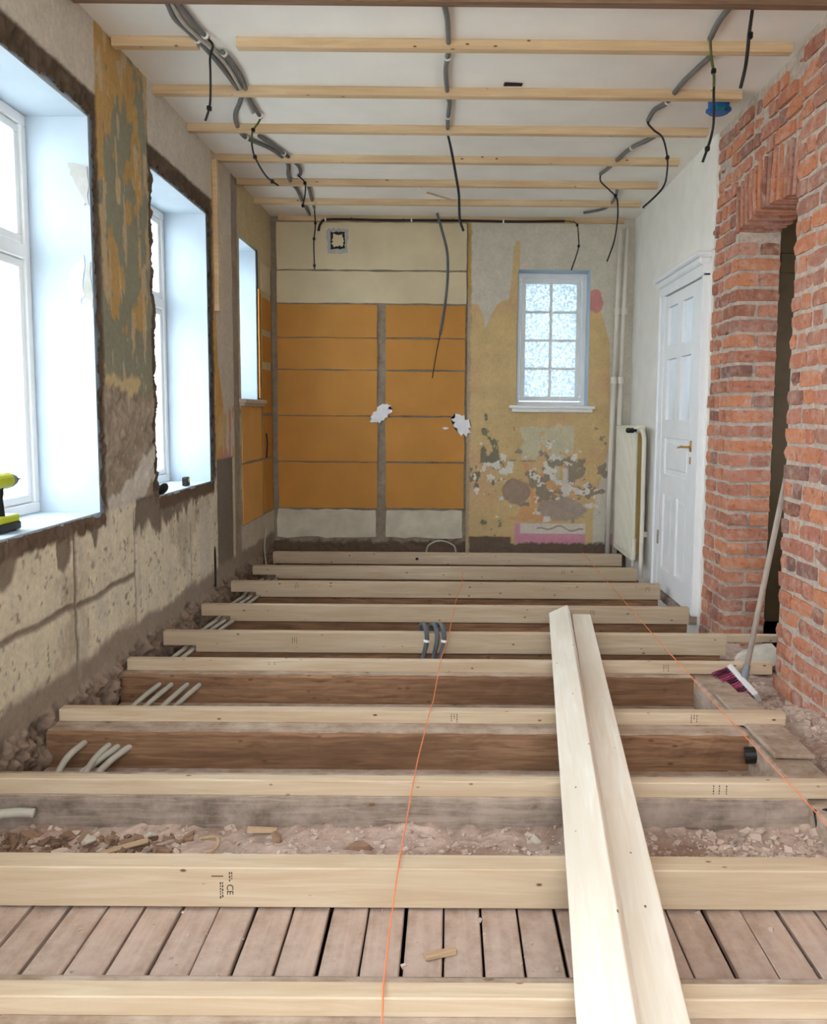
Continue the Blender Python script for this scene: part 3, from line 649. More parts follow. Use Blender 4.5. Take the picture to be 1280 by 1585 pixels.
for i, (y0, y1, hh, x0, x1, notch) in enumerate(J):
    cx, cy = (x0+x1)/2, (y0+y1)/2
    m = MB()
    if notch:
        n = .19; prof = [(x0-cx, 0), (x1-cx, 0), (x1-cx, -hh), (x0-cx+n, -hh), (x0-cx+n, -hh*.68), (x0-cx, -hh*.68)]
        m.poly([(px, y0-cy, pz) for px, pz in prof], (0, y1-y0, 0))
        bmesh.ops.recalc_face_normals(m.bm, faces=m.bm.faces); bmesh.ops.bevel(m.bm, geom=m.bm.edges[:], offset=.0025, segments=1, affect='EDGES')
    else: m.box(x0-cx, x1-cx, y0-cy, y1-cy, -hh, 0, .003)
    o = m.build('floor_joist', 'pine_new', None, (cx, cy, 0)); tag(o, JT[i], 'joist', 'new pine floor joists'); joists.append((o, cx, cy))
def jstamp(i, x, z, **k):
    o, cx, cy = joists[i]; stamp(o, x-cx, J[i][0]-cy, z, **k)
jstamp(2, 1.50, -.02); jstamp(4, -.9, -.03); jstamp(5, 1.12, -.012); jstamp(5, -.92, -.012, rows=((0, .012), (.03, .012))); jstamp(6, 1.05, -.008); jstamp(7, .93, -.008, rows=((0, .03), (.02, .03), (.045, .03)))
jstamp(3, .95, -.02); jstamp(2, -1.15, -.02); jstamp(1, .95, -.02); jstamp(6, .02, -.01)
o8, cx, cy = joists[8]
for s, sz, x, z in (('CE', .026, -.612, -.048),):
    link('stamp_lettering', text_mesh(s, sz), 'ink', o8, (x-cx, J[8][0]-cy-.0006, z), (math.pi/2, math.pi/2, 0))
m = MB(); fy = J[8][0]-cy
m.box(-.655-cx, -.622-cx, fy-.0006, fy+.001, -.026, -.023)
m.build('stamp', 'ink', o8)
stamp(o8, -.606-cx, J[8][0]-cy, -.012, rows=((.0, .026), (.006, .024)))
stamp(o8, -.632-cx, J[8][0]-cy, -.042, rows=((.0, .05), (.006, .046)))
# thin batten carrying on into the doorway
o = MB().box(-.17, .17, -.022, .022, -.042, 0, .003).build('timber_batten', 'pine_new', None, (1.80, 4.772, 0)); tag(o, 'short thin pine batten bridging the brick doorway above the broken lump', 'batten')
# old beams below
def beam(y0, y1, top, bot, x0, x1, mat, label, ledger=False):
    cx, cy = (x0+x1)/2, (y0+y1)/2; n = 40; bm = bmesh.new(); rows = []
    rr = random.Random(int(y0*1000))
    for i in range(n+1):
        x = x0-cx + (x1-x0)*i/n; e = lambda s: rr.uniform(-s, s)
        rows.append([bm.verts.new((x, y0-cy+e(.004), bot)), bm.verts.new((x, y0-cy+e(.004), (top+bot)/2)), bm.verts.new((x, y0-cy+.004+e(.006), top-.012+e(.004))), bm.verts.new((x, y0-cy+.02+e(.006), top)),
                     bm.verts.new((x, y1-cy, top)), bm.verts.new((x, y1-cy, bot))])
    for a, b in zip(rows, rows[1:]):
        for k in range(6): bm.faces.new((a[k], b[k], b[(k+1) % 6], a[(k+1) % 6]))
    bm.faces.new(rows[0]); bm.faces.new(rows[-1][::-1]); bmesh.ops.recalc_face_normals(bm, faces=bm.faces)
    me = bpy.data.meshes.new('old_beam'); bm.to_mesh(me); bm.free(); o = link('old_beam', me, mat, None, (cx, cy, 0)); tag(o, label, 'beam', 'old floor beams')
    top_m = MB(); top_m.box(x0-cx, x1-cx, y0-cy+.018, y1-cy-.005, top-.004, top+.0015); top_m.build('dust_layer', 'dusty_beam', o)
    if ledger:
        MB().box(x0-cx, x1-cx, y0-cy-.045, y0-cy+.004, -.25, -.205, .004).build('ledger_strip', 'dusty_beam', o)
    return o
beam(1.62, 1.84, -.046, -.34, -1.67, 1.68, 'grey_beam', 'old grey beam under the joist across the planks')
beam(2.765, 2.97, -.056, -.34, -1.67, 1.26, 'grey_beam', 'old dusty grey beam rising behind the rubble strip')
beam(3.345, 3.56, -.054, -.34, -1.66, 1.26, 'old_beam', 'old brown beam with pale top behind four bent conduits', True)
beam(4.13, 4.33, -.060, -.34, -1.66, 1.26, 'old_beam', 'old brown beam facing the broom, sixth from the back wall', True)
for i, nm in ((4, 'fifth'), (3, 'fourth'), (2, 'third'), (1, 'second'), (0, 'first')):
    y0, y1, hh = J[i][:3]; beam(y0+.012, y1+.12, -hh, -.34, -1.52, 1.60, 'old_beam', f'old brown beam below the {nm} joist from the back wall')
o = MB().box(-.085, .085, -.84, .84, -.335, -.066, .012, .004).build('edge_beam', 'dusty_beam', None, (1.345, 3.44, 0)); tag(o, 'dusty old timber running along the brick wall under the orange string', 'beam')
MB().box(-.06, .10, -.30, .45, -.062, -.045, .004, .003).build('top_board', 'dusty_beam', o)

# ------------------------------------------------------------------ rubble
def bed(name, u0, u1, v0, v1, fn, label, res=.012, colr=s2l(190, 166, 152)):
    def f(U, V):
        n1 = fbm(U, V, 5, 1); n2 = fbm(U, V, 22, 3); n3 = fbm(U, V, 60, 5)
        red = ss(.05, .4, fbm(U, V, 2.5, 6)); c = np.array(colr)*(1+.2*n1+.25*n2+.2*n3)[..., None]; c = lay(c, s2l(150, 118, 100), .6*red)
        return c, fn(U, V) + .018*n1 + .014*n2 + .006*n3
    o = skin(name, u0, u1, v0, v1, res, lambda U, V, h: (U, V, h), f, 'old_wall_paint'); o['kind'] = 'stuff'; tag(o, label, 'rubble'); return o
f_bay = lambda U, V: -.150 + .055*ss(2.72, 2.35, V) - .02*ss(-.2, -1.6, U)
f_side = lambda U, V: -.16 + .07*ss(1.45, 1.75, U)*ss(4.3, 3.6, V) + .02*ss(4.0, 3.6, V)
bed_a = bed('rubble_bed', -1.70, 1.74, 2.30, 2.80, f_bay, 'dusty pink-grey mortar rubble between the thick stamped joist and grey beam')
bed_b = bed('rubble_bed', 1.42, 1.72, 2.62, 4.22, f_side, 'loose mortar rubble along the foot of the brick wall'); bed('rubble_bed', 1.42, 2.0, 4.22, 5.12, f_side, 'loose dusty rubble on the ground in the brick doorway')
bed('rubble_bed', .55, 1.30, 2.95, 3.36, lambda U, V: -.34 + .13*ss(.6, 1.2, U), 'small rubble heap in the pit against the edge timber', colr=s2l(176, 150, 130))
def chips(name, n, area, zf, smin, smax, label, mat, parent=None):
    rr = np.random.RandomState(len(name)+n); V = []; F = []
    base = np.array([(x, y, z) for x in (-1, 1) for y in (-1, 1) for z in (-1, 1)], float)
    fs = [(0, 1, 3, 2), (4, 6, 7, 5), (0, 4, 5, 1), (2, 3, 7, 6), (0, 2, 6, 4), (1, 5, 7, 3)]
    for i in range(n):
        u = rr.uniform(area[0], area[1]); v = rr.uniform(area[2], area[3]); s = smin*(smax/smin)**(rr.rand()**2.2)
        p = base*(1+rr.uniform(-.45, .25, (8, 1)))*np.array([s, s*rr.uniform(.5, 1), s*rr.uniform(.3, .7)])
        a, b = rr.uniform(0, 6.28), rr.uniform(-.6, .6); ca, sa, cb, sb = np.cos(a), np.sin(a), np.cos(b), np.sin(b)
        p = p @ np.array([[cb, 0, sb], [0, 1, 0], [-sb, 0, cb]]) @ np.array([[ca, sa, 0], [-sa, ca, 0], [0, 0, 1]])
        z = zf(np.array(u), np.array(v)) + s*.25; p += np.array([u, v, float(z)]); k = len(V)
        V += p.tolist(); F += [tuple(k+q for q in f) for f in fs]
    me = bpy.data.meshes.new(name); me.from_pydata(V, [], F); me.update(); o = link(name, me, mat, parent); o['kind'] = 'stuff'
    if not parent: tag(o, label, 'rubble')
    return o
gb = lambda U, V: f_bay(U, V) + .018*fbm(U, V, 5, 1) + .014*fbm(U, V, 22, 3)
gs_ = lambda U, V: f_side(U, V) + .018*fbm(U, V, 5, 1) + .014*fbm(U, V, 22, 3)
chips('rubble_chips', 2200, (-1.66, 1.66, 2.33, 2.76), gb, .002, .012, 'small pale mortar crumbs strewn over the rubble strip', 'rubble_chip', bed_a)
chips('rubble_chips', 1400, (1.43, 1.70, 2.64, 4.6), gs_, .003, .016, 'mortar crumbs strewn along the brick wall foot', 'rubble_chip', bed_b)
chips('rubble_chips', 420, (-1.66, -.85, 2.33, 2.70), gb, .006, .024, 'brown plaster crumbs heaped by the left wall', 'rubble_brown', bed_a)
chips('rubble_chips', 500, (.75, 1.66, 2.33, 2.74), gb, .004, .016, 'grey mortar crumbs heaped below the black pipe', 'rubble_chip', bed_a)
chips('plank_grit', 330, (-1.6, 1.6, 1.85, 2.24), lambda u, v: -.126+0*u, .0012, .006, 'fine grit scattered on the old subfloor planks', 'rubble_chip', fl)
def lump(name, c, sz, mat, label, cat, seed, rot=0, group=None):
    rr = random.Random(seed); bm = bmesh.new(); bmesh.ops.create_icosphere(bm, subdivisions=2, radius=.5)
    ax = [Vector([rr.uniform(-1, 1) for _ in range(3)]).normalized() for _ in range(14)]; dd = [rr.uniform(.20, .36) for _ in ax]
    for v in bm.verts:
        for a, d in zip(ax, dd):
            q = v.co.dot(a)
            if q > d: v.co -= a*(q-d)
        v.co = Vector((v.co.x*sz[0], v.co.y*sz[1], v.co.z*sz[2]))*1.3 + Vector([rr.uniform(-.035, .035)*s for s in sz])
    me = bpy.data.meshes.new(name); bm.to_mesh(me); bm.free(); o = link(name, me, mat, None, c, (0, 0, rot)); tag(o, label, cat, group); return o
lump('masonry_lump', (1.77, 4.58, -.085), (.36, .20, .17), 'plaster_lump', 'large broken pale masonry lump lying in the brick doorway', 'lump', 3, .15)
lump('brick_fragment', (1.70, 4.485, -.115), (.10, .05, .07), 'brick_clay', 'broken red brick corner in front of the pale masonry lump', 'fragment', 5)
MB().box(-.075, .075, -.012, .012, -.004, .004, .001, .002).build('wood_splinter', 'splinter_wood', None, (-1.03, 2.55, -.118), (.1, -.12, .35)); tag(bpy.data.objects['wood_splinter'], 'long flat wood splinter lying in the rubble strip', 'splinter')
for (nm, c, sz, mat, lab, sd) in (('mortar_lump', (-1.17, 2.62, -.13), (.07, .05, .03), 'plaster_lump', 'flat whitish mortar flake in the rubble strip', 4), ('mortar_lump', (-1.2, 2.5, -.118), (.08, .06, .04), 'rubble_chip', 'grey angular mortar lump beside the long splinter', 8),
                                ('mortar_lump', (-1.12, 2.42, -.105), (.10, .06, .035), 'rubble_chip', 'wide flat mortar lump against the stamped joist', 12), ('mortar_lump', (-.99, 2.67, -.14), (.05, .03, .025), 'plaster_lump', 'small pale flake by the grey beam', 13),
                                ('mortar_lump', (-.56, 2.64, -.135), (.06, .05, .035), 'rubble_brown', 'dark crumbly lump by the grey beam', 14), ('mortar_lump', (.44, 2.02, -.108), (.09, .05, .045), 'rubble_chip', 'grey mortar lump on the old planks beside the white boards', 15), ('mortar_lump', (.30, 2.66, -.15), (.05, .04, .04), 'plaster_lump', 'pale green-grey stone at the foot of the grey beam', 16),
                                ('mortar_lump', (-1.52, 2.02, -.112), (.05, .04, .035), 'plaster_lump', 'white plaster lump between the leftmost old planks', 17), ('brick_fragment', (-.29, 2.55, -.12), (.05, .09, .05), 'rubble_brown', 'rusty brown fragment beside the orange string', 18), ('mortar_lump', (1.52, 2.72, -.11), (.08, .06, .05), 'plaster_lump', 'pale stone by the black pipe end', 19)):
    lump(nm, c, sz, mat, lab, 'lump', sd, random.uniform(0, 3))
for (c, sz, rz, lab) in (((-.62, 2.42, -.105), (.018, .05, .006), -.5, 'short yellow wood chip in the rubble strip'), ((-.62, 2.70, -.135), (.05, .012, .005), .1, 'flat wood chip against the grey beam'), ((-.01, 2.03, -.118), (.045, .008, .006), .45, 'small brown wood chip on the old planks'), ((-1.38, 2.4, -.105), (.045, .014, .008), -.6, 'wood offcut by the heaped plaster crumbs')):
    tag(MB().box(-sz[0], sz[0], -sz[1], sz[1], -sz[2], sz[2], .001, .002).build('wood_chip', 'splinter_wood', None, c, (0, .08, rz)), lab, 'wood chip')
for (pts, lab) in (([(-.80, 2.62, -.125), (-.74, 2.58, -.10), (-.72, 2.52, -.095), (-.735, 2.46, -.10), (-.72, 2.43, -.108)], 'curled reddish bark strip in the rubble strip'), ([(-.95, 2.46, -.105), (-.93, 2.53, -.108), (-.88, 2.58, -.112)], 'thin curved grey twig in the rubble strip')):
    tag(MB().tube(smoothpts(pts), .006).build('bark_strip' if 'bark' in lab else 'twig', 'splinter_wood' if 'bark' in lab else 'grey_beam'), lab, 'debris')

# ------------------------------------------------------------------ two long boards laid across the joists
P0, P1 = Vector((.395, 1.15, 0)), Vector((.828, 5.06, 0)); d = P1-P0; ang = math.atan2(d.y, d.x); L = d.length
o = MB().box(-L/2, L/2, -.058, .058, .001, .046, .003).build('timber_board', 'pine_bright', None, ((P0+P1)/2), (0, 0, ang)); tag(o, 'long pale pine board lying flat over the floor joists', 'board', 'two boards over the joists')
Q0, Q1 = Vector((.243, 1.15, 0)), Vector((.652, 5.09, 0)); d = Q1-Q0; ang = math.atan2(d.y, d.x); L = d.length
tl = .46; m = MB(); m.box(-L/2, L/2, -.125, 0, .0, .045, .003); bmesh.ops.rotate(m.bm, verts=m.bm.verts, cent=(0, 0, 0), matrix=Matrix.Rotation(-tl, 3, 'X'))
o = m.build('timber_board', 'pine_bright', None, ((Q0+Q1)/2 + Vector((0, 0, .003))), (0, 0, ang)); tag(o, 'long bright pine board tilted up against the flat board', 'board', 'two boards over the joists')

# ------------------------------------------------------------------ ceiling battens
BT = [(8.0-.052, -1.60, 1.62), (7.33, -1.68, 1.63), (6.74, -1.68, 1.63), (6.13, -1.68, 1.63), (5.50, -1.68, 1.64), (4.88, -1.68, 1.64)]
BL = ['fixed along the back wall', 'second from the back wall', 'third from the back wall', 'fourth from the back wall', 'fifth from the back wall', 'sixth from the back wall, over the blue box']
def batten(y, x0, x1, label, mat='pine_batten'):
    o = MB().box(-(x1-x0)/2, (x1-x0)/2, 0, .05, -.048, 0, .002).build('ceiling_batten', mat, None, ((x0+x1)/2, y, CZ)); tag(o, label, 'batten', 'ceiling battens')
for (y, a, b), l in zip(BT, BL): batten(y, a, b, 'pine ceiling batten ' + l)
batten(4.27, -1.665, -1.245, 'short pine ceiling batten stub by the green and ochre wall pier'); batten(4.27, -1.055, 1.675, 'pine ceiling batten with a gap for conduits, ending at the bricks')
batten(3.80, -1.66, 1.70, 'ceiling batten at the top edge, its shade painted in dark brown', 'shaded_batten')
o = MB().box(-.022, .022, -.028, .028, -1.05, 0, .002).build('wall_batten', 'pine_batten', None, (LX+.012, 6.085, 3.04)); tag(o, 'thin ochre upright lath beside the second window', 'batten')

# ------------------------------------------------------------------ conduits and cables
def conduit(pts, r, mat, label, wire=None, clips=(), cat='conduit', group='ceiling conduits', wr=.006, wmat='cable_black', knots=()):
    p = smoothpts(pts); o = MB().tube(p, r, 10).build('conduit', mat, smooth=True); tag(o, label, cat, group)
    for q in clips:
        a = p[min(int(q*len(p)), len(p)-2)]; b = p[min(int(q*len(p)), len(p)-2)+1]; t = (b-a).normalized()
        MB().tube([a-t*.007, a+t*.007], r+.005, 10).build('clip', 'clip_white', o)
    if wire:
        wp_ = smoothpts(wire); h = max(2, int(len(wp_)*.45))
        MB().tube(wp_[:h+1], wr, 6).build('wire', wmat, o, smooth=True); MB().tube(wp_[h:], wr*.95, 6).build('wire', 'cable_black', o, smooth=True)
        for q in knots:
            a = wp_[int(q*(len(wp_)-1))]; MB().box(a.x-.011, a.x+.011, a.y-.011, a.y+.011, a.z-.012, a.z+.012, .004).build('tape_wrap', 'black_rubber', o)
    return o
Z = 3.08
def P3(l): return [(a, b, Z) for a, b in l]
conduit(P3([(-1.27, 3.70), (-1.265, 3.89), (-1.28, 4.04), (-1.26, 4.16), (-1.23, 4.35), (-1.21, 4.6), (-1.20, 4.94), (-1.24, 5.09), (-1.32, 5.3), (-1.36, 5.53), (-1.355, 5.72), (-1.24, 5.95), (-1.19, 6.2), (-1.20, 6.37), (-1.24, 6.57), (-1.26, 6.82), (-1.25, 6.98), (-1.27, 7.4), (-1.29, 7.85)]), .013, 'conduit_grey', 'longest grey ceiling conduit, snaking from the gapped batten to the back wall', clips=(.2, .55))
conduit(P3([(-1.21, 3.70), (-1.22, 3.89), (-1.21, 4.02), (-1.20, 4.16), (-1.185, 4.24)]), .013, 'conduit_grey', 'short grey ceiling conduit with a white collar feeding the drooping pair of cables', wire=[(-1.185, 4.24, 3.075), (-1.17, 4.28, 3.06), (-1.19, 4.3, 3.01), (-1.19, 4.3, 2.92), (-1.195, 4.3, 2.79), (-1.22, 4.3, 2.71)], clips=(.9,), knots=(.85,))
conduit(P3([(-1.155, 4.40), (-1.14, 4.54), (-1.14, 4.73), (-1.165, 4.97), (-1.175, 5.13), (-1.17, 5.33)]), .013, 'conduit_grey', 'grey ceiling conduit starting behind the gapped batten, green cable drooping from it',
        wire=[(-1.17, 5.33, 3.08), (-1.19, 5.36, 3.06), (-1.24, 5.4, 3.01), (-1.24, 5.4, 2.91), (-1.21, 5.4, 2.83), (-1.15, 5.4, 2.74), (-1.08, 5.4, 2.69)], clips=(.05, .95), wmat='cable_green', knots=(.3, .6, .92))
conduit(P3([(-1.24, 3.70), (-1.245, 3.89), (-1.255, 4.06), (-1.235, 4.20), (-1.19, 4.42), (-1.175, 4.6), (-1.185, 4.94), (-1.195, 5.13), (-1.20, 5.25)]), .011, 'conduit_pale', 'paler thin ceiling conduit running beside the longest grey conduit')
conduit(P3([(-1.26, 5.68), (-1.22, 5.82), (-1.19, 5.95), (-1.14, 6.2), (-1.12, 6.37), (-1.14, 6.54), (-1.17, 6.60)]), .013, 'conduit_grey', 'grey ceiling conduit crossing the fourth batten, cable hanging near the third batten',
        wire=[(-1.17, 6.60, 3.08), (-1.15, 6.55, 3.06), (-1.10, 6.5, 3.0), (-1.10, 6.5, 2.92), (-1.12, 6.5, 2.82)], clips=(.4, .95), knots=(.5, .95))
conduit(P3([(-1.14, 6.90), (-1.17, 7.2), (-1.19, 7.43), (-1.205, 7.6)]), .013, 'conduit_grey', 'short grey ceiling conduit, long cable hanging before the beige back wall panel',
        wire=[(-1.205, 7.60, 3.08), (-1.205, 7.62, 3.03), (-1.20, 7.62, 2.93), (-1.215, 7.62, 2.78), (-1.21, 7.62, 2.55)], knots=(.45, .7, .98))
conduit([(-1.2, 7.80, 2.93), (-1.19, 7.88, 3.01), (-1.11, 7.925, 3.055), (-.6, 7.927, 3.052), (.02, 7.927, 3.055), (.6, 7.927, 3.05), (1.06, 7.925, 3.058)], .012, 'cable_black', 'black conduit clipped along the batten on the back wall',
        wire=[(1.06, 7.92, 3.058), (1.16, 7.88, 3.03), (1.18, 7.85, 2.91), (1.18, 7.85, 2.79), (1.12, 7.85, 2.60)], clips=(.32, .55, .8), wmat='cable_green', knots=(.3, .7))
conduit(P3([(-.04, 3.70), (-.035, 3.87), (-.02, 4.04), (-.015, 4.33), (-.02, 4.44), (-.03, 4.62), (-.02, 4.95), (-.01, 5.08), (-.02, 5.35), (-.02, 5.62)]), .013, 'conduit_grey', 'grey ceiling conduit running straight down the middle of the battens',
        wire=[(-.02, 5.62, 3.08), (0, 5.72, 3.03), (.03, 5.72, 2.88), (.055, 5.72, 2.74), (.06, 5.72, 2.64), (.065, 5.72, 2.56), (.09, 5.72, 2.49)], clips=(.45, .85), wr=.009)
conduit([(-.12, 7.80, 3.09), (-.07, 7.80, 2.92), (-.025, 7.80, 2.74), (-.02, 7.80, 2.5), (-.045, 7.80, 2.25), (-.085, 7.80, 2.0)], .012, 'conduit_dark', 'dark conduit dangling long and curved before the orange panels', wire=[(-.085, 7.80, 2.0), (-.12, 7.80, 1.82), (-.155, 7.80, 1.6)], wr=.005)
conduit(P3([(1.25, 3.70), (1.24, 3.84), (1.23, 4.01), (1.245, 4.2)]), .014, 'conduit_grey', 'grey ceiling conduit with knotted cables hanging before the blue box',
        wire=[(1.245, 4.2, 3.075), (1.26, 4.22, 3.0), (1.275, 4.22, 2.92), (1.278, 4.22, 2.82), (1.282, 4.22, 2.7), (1.27, 4.22, 2.62), (1.235, 4.22, 2.51)], clips=(), wmat='cable_green', wr=.007, knots=(.33, .9))
conduit(P3([(1.31, 4.40), (1.28, 4.59), (1.26, 4.76), (1.255, 4.95), (1.25, 5.05), (1.21, 5.15), (1.215, 5.33)]), .014, 'conduit_grey', 'bent grey ceiling conduit with a cable swinging over to the white wall',
        wire=[(1.215, 5.33, 3.08), (1.21, 5.3, 3.05), (1.25, 5.3, 3.01), (1.3, 5.3, 2.97), (1.33, 5.3, 2.87), (1.335, 5.3, 2.78), (1.31, 5.3, 2.67), (1.19, 5.3, 2.55)], clips=(.6,), wmat='cable_black', knots=(.6,))
conduit(P3([(1.33, 5.60), (1.29, 5.72), (1.23, 5.85), (1.18, 6.16), (1.16, 6.33), (1.13, 6.48)]), .014, 'conduit_grey', 'slanting grey ceiling conduit over the third and fourth battens with a hanging cable',
        wire=[(1.13, 6.48, 3.08), (1.13, 6.46, 3.02), (1.19, 6.45, 2.96), (1.25, 6.45, 2.9), (1.262, 6.45, 2.82), (1.26, 6.45, 2.72), (1.24, 6.45, 2.58), (1.19, 6.45, 2.43)], clips=(.4,), knots=(.4,))
conduit(P3([(1.33, 6.85), (1.37, 7.1), (1.38, 7.38), (1.34, 7.56), (1.2, 7.69)]), .012, 'conduit_grey', 'short hooked grey ceiling conduit before the back wall above the corner pipes')
o = conduit([(1.335, 3.88, 3.09), (1.33, 3.9, 2.98), (1.32, 3.9, 2.84), (1.30, 3.9, 2.74)], .008, 'cable_black', 'single black cable hanging free beside the bricks near the ceiling', cat='cable'); MB().box(1.322, 1.345, 3.89, 3.91, 2.95, 2.98, .004).build('tape_wrap', 'black_rubber', o)
# blue junction box
jb = empty('junction_box', (1.545, 5.0, CZ-.085)); tag(jb, 'blue round junction box under the ceiling batten at the bricks', 'junction box')
MB().tube([(0, 0, .085), (0, 0, .0), (0, 0, -.004)], [.062, .058, .05], 20).build('body', 'blue_plastic', jb, smooth=False)
MB().tube([(0, 0, .012), (0, 0, .02)], [.072, .072], 20).build('rim', 'blue_plastic', jb); MB().box(-.03, .02, -.066, -.05, -.002, .03, .004).build('knockout', 'teal_plastic', jb)
# ceiling scraps
o = MB().box(-.05, .05, -.02, .02, -.006, .0, .001, .003).build('ceiling_scrap', 'hole_shade', None, (.345, 4.82, CZ), (0, 0, .1)); tag(o, 'small dark ragged hole in the white ceiling', 'hole')
o = MB().box(-.13, .13, -.012, .012, -.004, .004, .001, .002).build('wood_sliver', 'splinter_wood', None, (-.08, 7.1, 3.06), (0, .12, .5)); tag(o, 'thin broken wood sliver stuck under the ceiling by the back wall', 'splinter')

# conduits in the floor
FC = 'grey floor conduit poking from the brown beam at the left wall'
for pts in ([(-1.55, 3.02, -.26), (-1.545, 3.12, -.20), (-1.525, 3.24, -.12), (-1.50, 3.36, -.10)], [(-1.45, 3.02, -.26), (-1.44, 3.12, -.20), (-1.42, 3.25, -.13), (-1.40, 3.36, -.11)], [(-1.56, 3.03, -.25), (-1.49, 3.14, -.19), (-1.41, 3.26, -.14), (-1.36, 3.36, -.115)], [(-1.47, 3.03, -.25), (-1.41, 3.14, -.19), (-1.36, 3.26, -.14), (-1.31, 3.36, -.115)]):
    conduit(pts, .0135, 'conduit_pale', 'pale conduit bent out of the brown beam in the bay behind the grey beam', group='floor conduits front bay')
for k in range(4):
    x = -1.56 + .062*k + (.02 if k > 1 else 0); conduit([(x-.06, 3.66, -.26), (x, 3.86, -.19), (x+.055, 4.0, -.14), (x+.10, 4.15, -.11)], .0125, 'conduit_pale', 'straight slanting pale conduit at the left wall, in front of the sixth joist', group='floor conduits second bay')
for bay, (ya, yb, zb, lab) in enumerate(((4.36, 4.80, -.16, 'sixth and fifth'), (4.9, 5.45, -.15, 'fifth and fourth'), (5.6, 6.2, -.15, 'fourth and third'), (6.35, 6.85, -.15, 'third and second'))):
    for k in range(3 if bay else 2):
        x = -1.59 + .055*k; conduit([(x-.03, ya, zb-.04), (x+.01, (ya+yb)/2, zb+.02), (x+.06, yb-.02, -.105)], .012, 'conduit_pale', f'pale floor conduit at the left wall between {lab} joists', group=f'floor conduits between {lab} joists')
conduit([(-1.66, 2.66, -.10), (-1.55, 2.68, -.085), (-1.45, 2.70, -.08), (-1.39, 2.705, -.085)], .016, 'conduit_pale', 'pale conduit end sticking out over the rubble strip at the left wall')
for k, x in enumerate((-.165, -.105, -.065)):
    conduit([(x+.05, 4.83, -.22), (x+.02, 4.845, -.05), (x+.01, 4.825, .022), (x+.03, 4.775, .046), (x+.045, 4.735, .015), (x+.048, 4.725, -.04), (x+.03, 4.71, -.12), (x, 4.66, -.22)], .0135, 'conduit_dark', 'dark grey conduit looped over the fifth joist', clips=((.72,) if k != 1 else ()), group='looped conduits on the joist')
conduit([(-.205, 7.78, -.25), (-.20, 7.77, -.01), (-.15, 7.76, .06), (-.06, 7.75, .085), (.03, 7.76, .055), (.075, 7.77, -.01), (.08, 7.78, -.25)], .008, 'conduit_pale', 'thin pale cable arching out of the floor at the back wall', cat='cable')
o = MB().tube(smoothpts([(-1.60, 7.3, .25), (-1.61, 7.25, .1), (-1.59, 7.22, -.05), (-1.56, 7.2, -.2)]), .006).build('cable', 'conduit_pale'); tag(o, 'thin pale cable curling down the left wall near the back corner', 'cable')
# black pipe ends at the edge timber
for (c, lab) in (((1.262, 3.30, -.115), 'short black pipe stub at the end of the brown beam by the edge timber'), ((1.30, 2.74, -.105), 'black pipe end sticking from the grey beam beside the rubble')):
    g = empty('black_pipe', c); tag(g, lab, 'pipe')
    MB().tube([(-.035, 0, 0), (.045, -.02, .012)], .034, 16).build('pipe_body', 'black_rubber', g, smooth=False); MB().tube([(.045, -.02, .012), (.052, -.022, .013)], .039, 16).build('pipe_collar', 'black_plastic', g)
o = MB().box(-.018, .018, -.03, .03, -.015, .015, .004).build('pipe_coupling', 'steel', None, (1.46, 2.72, -.115), (0, .4, -.5)); tag(o, 'small blue-grey metal coupling in the rubble at the brick wall', 'coupling')
o = MB().box(-.013, .013, -.004, .004, -.012, .012, .003).build('socket_stub', 'black_plastic', None, (-.28, 7.541, -.052)); tag(o, 'small black plastic plug on the first joist from the back wall', 'plug')

# orange strings
s1 = [(.12, 6.61, .006), (.115, 6.23, .006), (.05, 5.46, .006), (.015, 4.77, .006), (-.03, 4.22, .006), (-.06, 3.62, -.01), (-.068, 3.49, .006), (-.105, 2.98, -.008), (-.11, 2.81, .006), (-.125, 2.48, -.01), (-.13, 2.27, .006), (-.137, 1.98, -.012), (-.135, 1.73, .006), (-.125, 1.55, .004), (-.12, 1.2, -.03)]
tag(MB().tube(s1, .0022, 5).build('builders_string', 'string_orange'), 'slack orange string lying across the joists left of the white boards', 'string')
tag(MB().tube([(1.235, 7.56, .02), (1.215, 6.2, .012), (1.19, 4.8, .014), (1.18, 3.5, .012), (1.185, 2.3, .012), (1.19, 1.73, .004)], .0022, 5).build('builders_string', 'string_orange'), 'taut orange string running along the brick wall side of the joists', 'string')

# ------------------------------------------------------------------ radiator and corner pipes
ra = empty('radiator', (1.64, 7.45, .02)); tag(ra, 'white panel radiator on the plaster wall beside the door', 'radiator')
m = MB(); m.box(-.06, -.035, -.36, .42, .0, 1.16, .012, 0, 2)
for k in range(12): m.box(-.065, -.05, -.32+.06*k, -.295+.06*k, .05, 1.11, .005)
m.build('front_panel', 'radiator_white', ra); m = MB(); m.box(.015, .035, -.36, .42, .0, 1.16, .008); m.build('rear_panel', 'radiator_white', ra)
m = MB()
for k in range(24): m.box(-.035, .015, -.34+.03*k, -.337+.03*k, .05, 1.12)
m.build('convector_fins', 'convector', ra)
MB().box(-.055, .03, -.37, -.355, 1.10, 1.17, .006).build('top_cap', 'radiator_white', ra)
MB().tube(smoothpts([(-.03, -.37, 1.12), (-.03, -.44, 1.13), (-.025, -.50, 1.12), (-.02, -.54, 1.07), (-.02, -.55, .98), (-.02, -.555, .5), (-.02, -.56, -.1)]), .019, 12).build('return_pipe', 'pipe_white', ra, smooth=True)
fp = MB().tube([(-.05, -.385, 1.10), (-.05, -.39, .22), (-.05, -.392, -.1)], [.013, .013, .016], 12).build('feed_pipe', 'pipe_white', ra, smooth=True)
MB().tube([(-.05, -.392, .02), (-.05, -.392, .2)], .022, 12).build('pipe_sleeve', 'pipe_white', fp)
